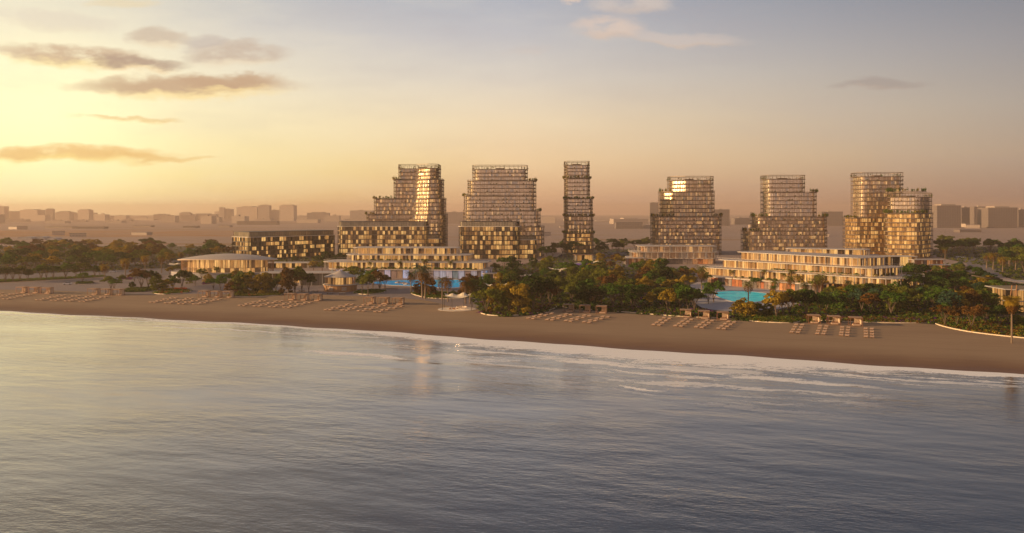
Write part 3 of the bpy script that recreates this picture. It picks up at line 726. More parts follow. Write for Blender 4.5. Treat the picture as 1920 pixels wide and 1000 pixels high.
pB0 = [(XA(686, d1), d1), (xb - 3, d1), (xb + 10.6, d1 - 12.2), (xc + 2, d1 - 10.6), (xc + 6.5, d1 - 7), (xc + 6.5, d1 + 30), (XA(686, d1), d1 + 30)]
T1 = [dict(poly=fillet(pB0, 2.5, 3), top=ZA(404, d1), glass='glass_tower'), dict(poly=fillet(pM0, 2.5, 3), top=ZA(374, d1), glass='glass_tower'),
      dict(poly=fillet(pM, 2.5, 3), top=ZA(338, d1), glass='glass_tower'), dict(poly=fillet(pT, 2.5, 3), top=ZA(308, d1), glass='glass_tower')]
tower('stepped glass tower with gold-lit corner, leftmost of the six towers', T1, seed=11)
# --- tower 2 (broad, pale)
d2 = 812.0
T2 = [dict(poly=tierpoly(866, 1021, d2, 30, 9), top=ZA(427, d2), glass='glass_tower'), dict(poly=tierpoly(868, 1014, d2 + 1, 28, 9), top=ZA(397, d2), glass='glass_pale'),
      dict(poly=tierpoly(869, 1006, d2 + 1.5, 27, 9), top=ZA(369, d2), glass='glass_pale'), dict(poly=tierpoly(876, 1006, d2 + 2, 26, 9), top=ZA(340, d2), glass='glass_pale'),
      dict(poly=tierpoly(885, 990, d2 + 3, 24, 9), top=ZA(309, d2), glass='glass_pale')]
tower('broad pale stepped tower, second tower from the left', T2, seed=12)
# --- tower 3 (slender)
d3 = 880.0
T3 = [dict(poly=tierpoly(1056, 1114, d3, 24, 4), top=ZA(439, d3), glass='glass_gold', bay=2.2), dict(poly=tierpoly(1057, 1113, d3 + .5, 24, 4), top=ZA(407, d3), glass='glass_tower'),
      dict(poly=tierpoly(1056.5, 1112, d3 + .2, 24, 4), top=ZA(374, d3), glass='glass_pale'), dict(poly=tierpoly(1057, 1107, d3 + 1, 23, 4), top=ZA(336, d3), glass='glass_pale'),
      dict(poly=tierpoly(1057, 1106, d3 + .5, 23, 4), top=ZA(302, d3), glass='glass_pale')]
tower('narrow slender tower with green terrace bands, standing alone in the middle', T3, seed=13, ov=1.6)
# --- tower 4 (sun glint)
d4 = 850.0
def facet_tier(pxl, pxr, dep, thick, cut):     # a tier whose left front corner is one broad diagonal face
    xl = XA(pxl, dep + thick - 4); xr = XA(pxr, dep + 3)
    return fillet([(xl, dep + cut), (xl + cut, dep), (xr, dep), (xr, dep + thick), (xl, dep + thick)], 3.5, 4)
T4 = [dict(poly=tierpoly(1218, 1355, d4, 32, 10), top=ZA(408, d4), glass='glass_tower'), dict(poly=facet_tier(1234, 1340, d4 + 1, 30, 10), top=ZA(361, d4), glass='glass_glint'),
      dict(poly=facet_tier(1251, 1338, d4 + 1.5, 28, 14), top=ZA(330, d4), glass='glass_glint', bay=2.2)]
tower('rounded tower flaring in the sun at its upper left corner', T4, seed=14)
# --- tower 5
d5 = 850.0
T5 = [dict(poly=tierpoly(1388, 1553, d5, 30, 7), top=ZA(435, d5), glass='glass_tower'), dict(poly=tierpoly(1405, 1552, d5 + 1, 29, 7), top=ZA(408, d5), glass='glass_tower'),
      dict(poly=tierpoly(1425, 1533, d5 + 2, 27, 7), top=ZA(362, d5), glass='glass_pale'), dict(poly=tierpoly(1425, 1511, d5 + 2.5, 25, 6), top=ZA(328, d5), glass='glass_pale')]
tower('copper tower stepping down on both sides, second tower from the right', T5, seed=15)
# --- tower 6: tall rear block and lower golden front block
d6 = 830.0
T6 = [dict(poly=tierpoly(1579, 1696, d6, 30, 8), top=ZA(410, d6), glass='glass_gold'), dict(poly=tierpoly(1594, 1696, d6 + 1, 28, 8), top=ZA(323, d6), glass='glass_tower')]
tower('tall rear tower behind the golden block at the right', T6, seed=16)
d7 = 785.0
def rot_tier(pxl, pxm, pxr, dl, dm, dr, r=8):
    a = (XA(pxl, dl), dl); b = (XA(pxm, dm), dm); c2 = (XA(pxr, dr), dr)
    return fillet([a, b, c2, (a[0] + c2[0] - b[0], a[1] + c2[1] - b[1])], r, 5)
T7 = [dict(poly=rot_tier(1654, 1727, 1754, d7 + 14, d7 - 2, d7 + 26), top=ZA(402, d7), glass='glass_gold', bay=2.0), dict(poly=rot_tier(1659, 1727, 1752, d7 + 15, d7, d7 + 26), top=ZA(361, d7), glass='glass_pale')]
tower('lower golden tower with a planted mid terrace, rightmost of the towers', T7, seed=17, name='residential_tower')

for T_, i, f0, f1, lb, kd in (
        (T1, 0, 0.0, .12, 'shrubs on the lowest left step of the leftmost tower', 'olive'), (T1, 1, 0.0, .32, 'row of small trees on the middle step of the leftmost tower', 'green'),
        (T1, 2, 0.0, .16, 'bushes on the highest step of the leftmost tower', 'olive'),
        (T2, 1, .93, 1, 'shrubs on the lower right step of the broad pale tower', 'green'), (T2, 3, .88, 1, 'bushes on the upper right step of the broad pale tower', 'green'),
        (T2, 2, 0, .08, 'small shrubs on the left step of the broad pale tower', 'olive'),
        (T3, 3, 0, 1, 'uppermost green band round the slender middle tower', 'olive'), (T3, 2, 0, 1, 'second green band from the top on the slender middle tower', 'green'), (T3, 1, 0, 1, 'third green band from the top on the slender middle tower', 'olive'), (T3, 0, 0, 1, 'lowest green band round the slender middle tower', 'green'),
        (T4, 0, 0, .28, 'wide planted terrace at the left shoulder of the flaring tower', 'dark'), (T4, 0, .84, 1, 'overhanging shrubs at the right shoulder of the flaring tower', 'dark'), (T4, 1, 0, .18, 'shrubs just below the sun flare on the rounded tower', 'green'),
        (T5, 0, 0, .14, 'lowest left terrace shrubs of the copper tower', 'dark'), (T5, 1, 0, .16, 'higher left terrace shrubs of the copper tower', 'green'), (T5, 1, .84, 1, 'terrace shrubs on the right shoulder of the copper tower', 'green'), (T5, 2, .8, 1, 'terrace shrubs on the top right step of the copper tower', 'green'),
        (T6, 0, 0, .14, 'left terrace shrubs of the tall rear tower at right', 'olive'), (T7, 0, 0, .75, 'long hedge round the mid terrace of the lower golden tower', 'green'), (T7, 1, 0, .7, 'roof edge planting on top of the lower golden tower', 'green')):
    pg = offset(T_[i]['poly'], .3); ln = front_line(pg, f0, f1)
    if len(ln) > 1: garden(ln, T_[i]['top'] + .52, lb, kd, h=3.6 if T_ in (T4, T5, T7) else 2.6)

# --- hotel blocks in front of the left towers
def block(name, label, poly, levels, screen, gm, cat='hotel block', bay=2.4, seed=1, slabm='dark', recess=True, ov=1.0):
    """levels: heights of the floors bottom-up; a glass screen storey on top under a thin roof"""
    cx = sum(p[0] for p in poly) / len(poly); cyy = sum(p[1] for p in poly) / len(poly); org = (cx, cyy, LAND)
    r = thing(name, label, cat, org); rr = random.Random(seed)
    for i in range(len(levels) - 1):
        z0, z1 = levels[i], levels[i + 1]; hor_ = offset(poly, ov + rr.uniform(-.2, .5))
        slab(r, org, hor_, z0 - .35, z0 + .45, M[slabm])
        band(r, org, poly, z0 + .44, z1 + .01, i + seed * 7, M[gm], M['dark'], bay, .09)
        pts = resample(offset(poly, ov - .15), bay * 2); mb = MB(org)
        for a in pts:       # party walls between the balconies
            mb.beam((a[0] - .12, a[1], z0 + .44), (a[0] + .12, a[1], z0 + .44), .9, z1 - z0 - .44)
        rail(r, org, offset(poly, ov - .05), z0 + .44, z0 + 1.5, M['dark'], bay * 2, 1.0, 'balcony_frame', .04, mb)
    z = levels[-1]
    slab(r, org, offset(poly, ov + .4), z, z + .5, M['pale'], 'terrace_slab')
    if screen:
        band(r, org, offset(poly, -.3), z + .49, z + screen - .2, 60, M['glass_screen'], M['dark'], bay, .06, 'glass_screen')
        slab(r, org, offset(poly, .2), z + screen - .2, z + screen + .15, M['dark'], 'roof')
    return r
def quad_front(pxl, dl, pxr, dr, thick, r=3.0):
    a = Vector((XA(pxl, dl), dl)); b = Vector((XA(pxr, dr), dr)); d = (b - a).normalized(); nn = Vector((-d.y, d.x))
    return fillet([tuple(a), tuple(b), tuple(b + nn * thick), tuple(a + nn * thick)], r, 4)
H1 = quad_front(468, 770, 627, 842, 26, 2.0)
block('hotel_block', 'dark hotel block with chequered lit windows behind the curved-roof pavilion', H1, [1.0, 4.6, 8.4, 12.2, 16.0, 20.0], 4.8, 'glass_hotel', seed=21)
H2a = quad_front(632, 792, 822, 796, 24, 4.0)
block('hotel_block', 'long glazed hotel block in front of the leftmost tower', quad_front(634, 796, 800, 799, 24, 4.0), [1.0, 5.2, 9.4, 13.6, 17.6, 21.6, 25.4, 29.0], 4.6, 'glass_amber', seed=22, slabm='bronze')
block('hotel_wing', 'low right wing of the glazed hotel block by the leftmost tower', quad_front(797, 806, 824, 807, 18, 3.0), [1.0, 5.2, 9.4, 13.6, 17.6], 3.8, 'glass_amber', seed=24, slabm='bronze', cat='hotel wing')
block('hotel_block', 'gold-lit hotel block at the foot of the broad pale tower', quad_front(861, 778, 970, 772, 24, 4.0), [1.0, 5.0, 9.2, 13.4, 17.4, 21.4, 25.4, 29.2], 4.6, 'glass_amber', seed=23)
block('hotel_wing', 'glazed right wing of the gold-lit block below the broad pale tower', quad_front(972, 780, 1006, 782, 18, 3.0), [1.0, 5.0, 9.2, 13.4, 17.4], 3.6, 'glass_amber', seed=25, slabm='bronze', cat='hotel wing')

# --- terraced resort blocks
def resort(label, base, storeys, gm, seed, name='resort_block', cat='resort block', colm='white', base_glass='glass_pool_refl', base_top=7.0, ov=3.0, bay=1.9, base_bay=4.0):
    cx = sum(p[0] for p in base) / len(base); cyy = sum(p[1] for p in base) / len(base); org = (cx, cyy, LAND)
    r = thing(name, label, cat, org); rr = random.Random(seed)
    if base_glass:
        band(r, org, offset(base, -1.2), LAND, base_top - .5, seed, M[base_glass], M['dark'], base_bay, .08)
        slab(r, org, base, base_top - .5, base_top, M['white'], 'terrace_slab')
    for i, (poly, z0, z1) in enumerate(storeys):
        band(r, org, poly, z0, z1 - .33, seed + 3 + i, M[gm], M['wood'], bay, .07)
        sp = offset(poly, ov); mb = MB()
        slab(r, org, sp, z1 - .34, z1, M['white'], 'roof' if i == len(storeys) - 1 else 'terrace_slab')
        mb.beam((-.14, 0, z0 - LAND), (.14, 0, z0 - LAND), .28, z1 - .45 - z0); cmesh = mb.mesh('column', [M[colm]])
        for q in sorted(resample(offset(poly, ov - .6), 4.6), key=lambda q: q[1] - .2 * abs(q[0]))[:32]:
            link_mesh('column', cmesh, r, (q[0] - cx, q[1] - cyy, 0))
        if i < len(storeys) - 1: rail(r, org, offset(poly, ov - .2), z1, z1 + 1.05, M['pale'], 2.4, 1.0, 'terrace_rail', .03)
    return r
TB1b = quad_front(612, 560, 912, 546, 34, 6.0)
resort('white terraced resort block with wide flat roofs over the blue pool', TB1b,
       [(quad_front(612, 566, 905, 556, 26, 5.0), 6.6, 10.8), (quad_front(655, 576, 872, 568, 22, 5.0), 10.8, 14.8), (quad_front(668, 586, 850, 580, 16, 4.0), 14.8, 19.0)], 'glass_resort', 31, base_top=6.6, bay=1.7)
def sidepoly(pxl, dl, pxr, dr, thick, r=4.0): return quad_front(pxl, dl, pxr, dr, thick, r)
TB2b = sidepoly(1316, 512, 1530, 452, 40, 6.0)
resort('long amber-lit resort block with stacked flat roofs behind the turquoise pool', TB2b,
       [(sidepoly(1312, 528, 1672, 434, 30, 5.0), 5.6, 9.9), (sidepoly(1350, 528, 1634, 446, 26, 5.0), 9.9, 14.3), (sidepoly(1385, 530, 1608, 460, 22, 5.0), 14.3, 18.8)],
       'glass_resort', 35, base_glass='glass_ground', base_top=5.6, bay=1.5, ov=2.6, base_bay=2.4)
for po_, z_, lb in ((offset(quad_front(612, 560, 912, 546, 34, 6.0), -1.0), 6.6, 'low hedge along the lowest terrace of the white resort block'), (offset(quad_front(655, 576, 872, 568, 22, 5.0), 1.6), 10.82, 'planter shrubs along the middle terrace of the white resort block'),
                    (offset(sidepoly(1316, 512, 1530, 452, 40, 6.0), -1.0), 5.62, 'low hedge along the lowest terrace of the amber-lit block'), (offset(sidepoly(1350, 528, 1634, 446, 26, 5.0), 1.8), 9.92, 'planter shrubs on the middle terrace of the amber-lit block')):
    garden(front_line(po_, .06, .94)[::2], z_, lb, 'green', h=1.0, dens=.5)
resort('thin-roofed upper pavilion above the right end of the amber-lit block', quad_front(1450, 612, 1650, 590, 22, 3.0), [(quad_front(1480, 616, 1622, 596, 14, 3.0), 13.2, 17.2)], 'glass_resort', 41,
       name='roof_pavilion', cat='pavilion', base_glass='glass_ground', base_top=13.2, bay=2.4)
resort('three-decked open resort podium below the flaring tower', quad_front(1176, 705, 1345, 700, 34, 3.0),
       [(quad_front(1192, 704, 1340, 702, 26, 3.0), 5.6, 10.6), (quad_front(1206, 706, 1336, 704, 22, 3.0), 10.6, 15.2)], 'glass_tower', 45, name='resort_podium', cat='podium', colm='pale', base_glass='glass_ground', base_top=5.6, ov=4.0, bay=2.6)
# low garden pavilions: flat roof on posts over a recessed glazed room
def flat_pavilion(label, pxl, pxr, py, roof_py, thick=9.0, roofm='white', gm='glass_ground', dl=None):
    d = D(py); ht = max(2.8, ZA(roof_py, d) - LAND); po = quad_front(pxl, d, pxr, d + 1, thick, 1.5)
    cx = sum(p[0] for p in po) / len(po); org = (cx, d + thick / 2, LAND); r = thing('garden_pavilion', label, 'pavilion', org)
    slab(r, org, po, LAND + ht - .4, LAND + ht, M[roofm], 'roof')
    band(r, org, offset(po, -2.2), LAND, LAND + ht - .4, int(pxl), M[gm], M['dark'], 2.4, .08)
    for q in resample(offset(po, -.7), 6.0): mb = MB(org); mb.beam((q[0] - .12, q[1], LAND), (q[0] + .12, q[1], LAND), .24, ht - .4); mb.build('post', M['pale'], r)
    return r
flat_pavilion('wide dark-fronted entrance canopy under the chequered hotel block', 488, 580, 503, 493, 14, 'pale', 'glass_hotel')
flat_pavilion('angular white roofed link building left of the round kiosk', 486, 632, 531, 512, 16, 'white', 'glass_hotel')
flat_pavilion('grey-walled flat building behind the round kiosk', 558, 650, 536, 512, 12, 'white', 'glass_screen')
flat_pavilion('low brown clad building at the foot of the slender tower', 1078, 1115, 490, 478, 14, 'brick', 'glass_hotel')
flat_pavilion('small flat roof among trees right of the white resort block', 905, 945, 524, 513, 8)
flat_pavilion('flat grey roof deep in the grove behind the palms', 955, 1012, 529, 517, 8, 'pale')
flat_pavilion('broad flat canopy below the copper tower and golden tower', 1640, 1722, 499, 481, 18, 'pale', 'glass_hotel')
flat_pavilion('white flat roof pavilion right below the golden tower, farther one', 1712, 1775, 500, 487, 10)
flat_pavilion('white flat roof pavilion right below the golden tower, nearer one', 1752, 1800, 509, 497, 9)
flat_pavilion('small low flat pavilion half hidden in the right-hand grove', 1730, 1765, 514, 503, 8, 'pale')
flat_pavilion('small pale pavilion beside the left end of the amber-lit block', 1170, 1212, 497, 484, 8, 'pale')

# --- curved-roof pavilion
def shell_pavilion():
    x0, d0 = P(420, 521)[0], 566.0; org = (x0, d0, LAND)
    r = thing('curved_pavilion', 'glass pavilion under a swooping lens-shaped roof with a warm-lit rim', 'pavilion', org)
    a, b = 31.5, 17.0; zb = 4.4
    def ell(s, n=56, off=0): return [(x0 + a * s * math.cos(2 * math.pi * k / n), d0 + b * s * math.sin(2 * math.pi * k / n)) for k in range(n)]
    mb = MB(org); mb.prism(ell(1.12), LAND - .2, zb); mb.build('plinth', M['grey'], r)
    mb = MB(org); mb.prism(ell(1.13), zb, zb + .3); mb.build('terrace_slab', M['white'], r)
    band(r, org, ell(.80), zb + .3, 7.3, 3, M['glass_pav'], M['wood'], 2.2, .07)
    slab(r, org, ell(.815), 7.29, 7.5, M['wood'], 'transom')
    band(r, org, ell(.80), 7.49, 12.9, 4, M['glass_pav'], M['wood'], 1.5, .06)
    top = MB(org); n = 56; rings = [1.0, .97, .9, .78, .62, .42, .2, .02]
    def P3(s, k, up):
        th = 2 * math.pi * k / n; x = a * s * math.cos(th); y = b * s * math.sin(th)
        zed = 12.6 + 0.9 * (-(x / a)) * 0.0 + (0.5 if up else 0.0) - .8 * abs(math.cos(th)) ** 3 * s
        zz_ = zed + (2.7 * (1 - s ** 2.2) if up else 1.2 * (1 - s ** 2))
        return (x0 + x, d0 + y, zz_)
    for j in range(len(rings) - 1):
        for k in range(n):
            top.face([P3(rings[j], k, 1), P3(rings[j], k + 1, 1), P3(rings[j + 1], k + 1, 1), P3(rings[j + 1], k, 1)], 0)
            top.face([P3(rings[j], k, 0), P3(rings[j + 1], k, 0), P3(rings[j + 1], k + 1, 0), P3(rings[j], k + 1, 0)], 1)
    for k in range(n): top.face([P3(1, k, 0), P3(1, k + 1, 0), P3(1, k + 1, 1), P3(1, k, 1)], 1)
    top.build('curved_roof', [M['white'], M['linen']], r, smooth=True)  # tan underside and fascia carry the rim's warm light as colour
    for q in resample(ell(.92), 6.0): mb = MB(org); mb.bar((*q, zb + .3), (*q, 12.6), .14, 6); mb.build('column', M['wood'], r)
shell_pavilion()
# --- round kiosk
def kiosk():
    x0, y0 = P(632.5, 548); y0 += 8; org = (x0, y0, LAND)
    r = thing('round_kiosk', 'round two-tiered timber kiosk with a white cone roof', 'kiosk', org)
    def cir(rad, n=28): return [(x0 + rad * math.cos(2 * math.pi * k / n), y0 + rad * math.sin(2 * math.pi * k / n)) for k in range(n)]
    mb = MB(org); mb.prism(cir(8.6), LAND, LAND + 3.3); mb.build('counter_drum', M['wood'], r)
    mb = MB(org); mb.prism(cir(8.9), LAND + 3.3, LAND + 3.7); mb.build('counter_top', M['pale'], r)
    band(r, org, cir(6.4), LAND + 3.7, LAND + 7.6, 5, M['glass_pav'], M['wood'], 1.3, .12)
    n = 40; top = MB(org); pr = [(8.4, 7.4), (8.4, 7.7), (5.6, 8.6), (3.0, 9.6), (1.2, 10.4), (.15, 10.9)]
    for j in range(len(pr) - 1):
        for k in range(n):
            f = lambda p, kk: (x0 + p[0] * math.cos(2 * math.pi * kk / n), y0 + p[0] * math.sin(2 * math.pi * kk / n), LAND + p[1])
            top.face([f(pr[j], k), f(pr[j], k + 1), f(pr[j + 1], k + 1), f(pr[j + 1], k)])
    top.face([(x0 + 8.4 * math.cos(2 * math.pi * k / n), y0 + 8.4 * math.sin(2 * math.pi * k / n), LAND + 7.4) for k in range(n)][::-1])
    top.build('cone_roof', M['white'], r)
    for q in cir(7.6, 14): mb = MB(org); mb.beam((q[0] - .12, q[1], LAND + 3.7), (q[0] + .12, q[1], LAND + 3.7), .24, 3.9); mb.build('post', M['wood'], r)
    for k, t in enumerate((-.55, .55)):          # serving hatches on the beach side
        a_ = -math.pi / 2 + t * .75; h_ = MB(org); cx_, cy_ = x0 + 8.66 * math.cos(a_), y0 + 8.66 * math.sin(a_)
        tx, ty = -math.sin(a_), math.cos(a_)
        for zz_ in (.9, 1.5, 2.1): h_.beam((cx_ - tx * 1.3, cy_ - ty * 1.3, LAND + zz_), (cx_ + tx * 1.3, cy_ + ty * 1.3, LAND + zz_), .16, .3)
        h_.build('serving_shelf', M['pale'], r)
kiosk()
# --- beach club at the right edge
def beach_club():
    d = 372.0; x0 = XA(1893, d); org = (x0, d, LAND); r = thing('beach_club', 'dark building under a thin upswept white roof at the right edge', 'beach club', org)
    po = [(XA(1886, d), d), (XA(1990, d), d - 12), (XA(1990, d) + 6, d + 16), (XA(1889, d), d + 16)]
    for z0, z1, k in ((LAND, 5.2, 1), (5.6, 10.0, 2)):
        band(r, org, po, z0, z1, k, M['glass_hotel'], M['dark'], 2.2, .1); slab(r, org, offset(po, .7), z1, z1 + .4, M['grey'])
    top = MB(org); xa_, xb_ = XA(1868, d), XA(2010, d)
    for i in range(16):
        t0, t1 = i / 16, (i + 1) / 16
        f = lambda t: 14.3 - 2.3 * math.sin(min(1, t * 1.4) * math.pi / 2)
        for (za, zb_, fl) in ((0, .0, 0), (.5, .5, 1)):
            q = [(xa_ + (xb_ - xa_) * t0, d - 5, f(t0) + za), (xa_ + (xb_ - xa_) * t1, d - 5, f(t1) + za), (xa_ + (xb_ - xa_) * t1, d + 20, f(t1) + za), (xa_ + (xb_ - xa_) * t0, d + 20, f(t0) + za)]
            top.face(q if fl else q[::-1])
        for yy_ in (d - 5, d + 20):
            top.face([(xa_ + (xb_ - xa_) * t0, yy_, f(t0)), (xa_ + (xb_ - xa_) * t1, yy_, f(t1)), (xa_ + (xb_ - xa_) * t1, yy_, f(t1) + .5), (xa_ + (xb_ - xa_) * t0, yy_, f(t0) + .5)])
    top.build('swept_roof', M['white'], r)
    for px in (1890, 1899, 1930): mb = MB(org); mb.bar((XA(px, d) - 1, d - 2, LAND), (XA(px, d), d - 3, 12.2), .2, 6); mb.build('column', M['wood'], r)
beach_club()
# ------------------------------------------------------------------ trees, palms, ground cover
def quads_mesh(name, C, N, s, mats, mi=None):
    """many small leaf quads as one mesh (numpy)"""
    C = np.asarray(C); N = np.asarray(N); n = len(C)
    up = np.where(np.abs(N[:, 2:3]) > .9, np.array([[1.0, 0, 0]]), np.array([[0, 0, 1.0]]))
    a = np.cross(N, up); a /= np.linalg.norm(a, axis=1)[:, None] + 1e-9; b = np.cross(N, a)
    th = nrng.uniform(0, 6.28, n)[:, None]; a, b = a * np.cos(th) + b * np.sin(th), b * np.cos(th) - a * np.sin(th)
    s = np.asarray(s)[:, None]; b = b * s * nrng.uniform(.55, .9, n)[:, None]; a = a * s
    V = np.stack([C - a - b, C + a - b * .4, C + a * .8 + b, C - a * .5 + b], 1).reshape(-1, 3)
    me = bpy.data.meshes.new(name)
    me.vertices.add(4 * n); me.vertices.foreach_set('co', V.ravel())
    me.loops.add(4 * n); me.loops.foreach_set('vertex_index', np.arange(4 * n, dtype=np.int32))
    me.polygons.add(n); me.polygons.foreach_set('loop_start', np.arange(0, 4 * n, 4, dtype=np.int32))
    for m_ in mats: me.materials.append(m_)
    if mi is not None: me.polygons.foreach_set('material_index', np.asarray(mi, np.int32))
    me.update(calc_edges=True); return me
nrng = np.random.default_rng(5)
SHAPES = {  # crown centre z, radii, clumps, crown-top height, trunk kind
    'spreading': dict(cz=6.6, r=(4.9, 4.9, 2.1), n=34, cr=1.25, h=9.0, stems=4),
    'round': dict(cz=5.8, r=(3.5, 3.5, 3.0), n=32, cr=1.2, h=9.2, stems=3),
    'bushy': dict(cz=4.3, r=(3.5, 3.5, 3.6), n=40, cr=1.25, h=8.4, stems=5),
    'tall': dict(cz=7.4, r=(3.2, 3.2, 3.4), n=34, cr=1.15, h=11.2, stems=2),
}
PROTO = {}
def proto(shape, kind, var):
    key = (shape, kind, var)
    if key in PROTO: return PROTO[key]
    base = PROTO.get((shape, var))
    if base is None:
        s = SHAPES[shape]; r = np.random.default_rng(sum(map(ord, shape)) * 10 + var)
        cl = []
        while len(cl) < s['n']:
            v = r.normal(size=3); v /= np.linalg.norm(v)
            if shape != 'bushy' and v[2] < -.45: continue
            rad = r.uniform(.55, 1.0) * (1 + .22 * math.sin(3 * math.atan2(v[1], v[0]) + var * 2 + v[2] * 2))
            cl.append((v * rad * np.array(s['r']) + np.array([0, 0, s['cz']]), s['cr'] * r.uniform(.55, 1.35)))
        C, N, Z = [], [], []
        for c0, cr in cl:
            k = int(60 * (cr / s['cr']) ** 1.5) + 12
            v = r.normal(size=(k, 3)); v /= np.linalg.norm(v, axis=1)[:, None]
            v[:, 2] = np.where(v[:, 2] < -.3, -v[:, 2], v[:, 2])
            C.append(c0 + v * np.array([cr, cr, cr * .72]) * r.uniform(.55, 1.08, (k, 1)))
            nn = v + r.normal(scale=.55, size=(k, 3)); N.append(nn / np.linalg.norm(nn, axis=1)[:, None])
            Z.append(r.uniform(.17, .36, k))
        C = np.concatenate(C); N = np.concatenate(N); Z = np.concatenate(Z)
        crown = quads_mesh('crown', C, N, Z, [LEAF[kind]])
        tm = MB(); rr = random.Random(var + 3)
        fork = 1.0 if s['stems'] > 2 else 3.6
        tm.bar((0, 0, -.3), (0, 0, fork), .30, 7, 0, .24)
        for k in range(s['stems']):
            a = 6.28 * k / s['stems'] + rr.uniform(-.4, .4); q = s['r'][0] * .38
            m_ = (math.cos(a) * q * .55, math.sin(a) * q * .55, (fork + s['cz']) * .52); e = (math.cos(a) * q * 1.3, math.sin(a) * q * 1.3, s['cz'] + .3)
            tm.bar((0, 0, fork - .1), m_, .17, 6, 0, .12); tm.bar(m_, e, .12, 5, 0, .05)
            for t in (-.6, .5): tm.bar(m_, (math.cos(a + t) * q * 1.5, math.sin(a + t) * q * 1.5, s['cz'] + .2), .08, 4, 0, .03)
        base = PROTO[(shape, var)] = (crown, tm.mesh('trunk', [M['trunk']]))
        PROTO[key] = base; base[0]['k'] = kind; return base
    if base[0].get('k') == kind: PROTO[key] = base; return base
    c2 = base[0].copy(); c2.materials[0] = LEAF[kind]; PROTO[key] = (c2, base[1]); return PROTO[key]

def palm_proto(kind):
    key = ('palm', kind)
    if key in PROTO: return PROTO[key]
    r = random.Random(len(kind)); fan = kind == 'fan'; H = 11.5 if fan else 7.6
    tm = MB(); p = Vector((0, 0, -.3)); n = 7
    for i in range(n):
        q = Vector((.12 * math.sin(i * .5), .10 * math.sin(i * .4), H * (i + 1) / n)); tm.bar(p, q, .30 - .015 * i, 7, 0, .29 - .015 * i); p = q
    mb = MB(); L = 2.7 if fan else 3.4; cnt = 120 if fan else 46
    for k in range(cnt):
        a = 2.4 * k + r.uniform(-.2, .2); up = (1.2 - 2.2 * k / cnt) if fan else (1.15 - 1.7 * k / cnt)
        ln = L * r.uniform(.8, 1.1); pts = []
        for i in range(7):
            t = i / 6; e = up - (1.2 if not fan else .9) * t * t
            pts.append(Vector((math.cos(a) * ln * t * math.cos(e * .8), math.sin(a) * ln * t * math.cos(e * .8), H + .1 + ln * (math.sin(up) * t - (.62 if not fan else .45) * t * t))))
        side = Vector((-math.sin(a), math.cos(a), 0)); mi = 1 if k > cnt * .66 else 0
        for i in range(6):
            if fan and i < 2:
                mb.face([pts[i] - side * .03, pts[i] + side * .03, pts[i + 1] + side * .03, pts[i + 1] - side * .03], mi); continue
            w0 = (.62 * math.sin(math.pi * (i + .4) / 7.0)) if not fan else 1.0 * (1 - abs(i - 3.6) / 4)
            for sg in (-1, 1):        # leaflets droop either side of the rib
                o_ = side * sg * w0 + Vector((0, 0, -.28 * w0)); tip = (pts[i + 1] - pts[i]) * .7
                mb.face([pts[i], pts[i] * .45 + pts[i + 1] * .55, pts[i] * .5 + pts[i + 1] * .5 + o_ + tip, pts[i] * .8 + pts[i + 1] * .2 + o_ + tip], mi)
    mats = [LEAF['gold'], LEAF['rust']] if fan else ([LEAF[kind], LEAF['rust']] if kind in LEAF else [LEAF['green'], LEAF['rust']])
    PROTO[key] = (mb.mesh('fronds', mats), tm.mesh('trunk', [M['palmtrunk']]), H + 1.6); return PROTO[key]

TREES = []   # (zone, px, depth, object, colour word, shape word)
tn = 0
def tree(px, py, hpx=None, shape='round', kind='green', zone='', hm=None, z=LAND, label=None, wide=1.0):
    global tn; tn += 1
    x, y = P(px, py, z); r = random.Random(tn * 13 + 5)
    if hm is None: hm = hpx * y / F
    if shape.startswith('palm'):
        pk = 'fan' if shape == 'palmfan' else kind
        fr, trk, H = palm_proto(pk); root = thing('palm_tree', label, 'palm tree', (x, y, z - .05), r.uniform(0, 6.28), 'palm trees'); parts = (('fronds', fr), ('trunk', trk)); s = hm / H; sw = s ** .5 * wide
    else:
        cr, trk = proto(shape, kind, tn % 3); root = thing('broadleaf_tree' if shape == 'round' else 'umbrella_tree' if shape == 'spreading' else ('bushy_tree' if shape == 'bushy' else 'slender_tree'), label, 'tree', (x, y, z - .05), r.uniform(0, 6.28), 'garden trees')
        parts = (('crown', cr), ('trunk', trk)); s = hm / SHAPES[shape]['h']; sw = s * wide * r.uniform(.92, 1.12) * (1.22 if zone == 'left forest' else 1.08)
    root.scale = (sw, sw, s)
    for nm, me in parts: link_mesh(nm, me, root)
    if label is None: TREES.append((zone, px, y, root, COLW[kind] if shape != 'palmfan' else 'golden', 'palm' if shape.startswith('palm') else shape))
    return root

def inpoly(x, y, p):
    c_ = False
    for i in range(len(p)):
        a, b = p[i - 1], p[i]
        if (a[1] > y) != (b[1] > y) and x < (b[0] - a[0]) * (y - a[1]) / (b[1] - a[1]) + a[0]: c_ = not c_
    return c_
FOOT = [offset(p, 4.0) for p in (TB1b, TB2b, sidepoly(1312, 528, 1672, 434, 30), quad_front(1450, 612, 1650, 590, 22), quad_front(1176, 705, 1345, 700, 34), H1,
        quad_front(634, 796, 824, 802, 24), quad_front(861, 778, 1006, 776, 24))] + [offset(t_[0]['poly'], 4) for t_ in (T1, T2, T3, T4, T5, T6, T7)]
AVOID = [(478, 588, 490, 512), (480, 660, 510, 548), (900, 950, 515, 528), (950, 1016, 516, 533), (1072, 1120, 478, 494), (1640, 1722, 484, 503), (1708, 1780, 486, 503), (1748, 1804, 496, 512), (1726, 1768, 503, 517), (1166, 1216, 484, 500),
         (1030, 1062, 505, 530), (1062, 1125, 492, 512), (915, 945, 535, 556)]
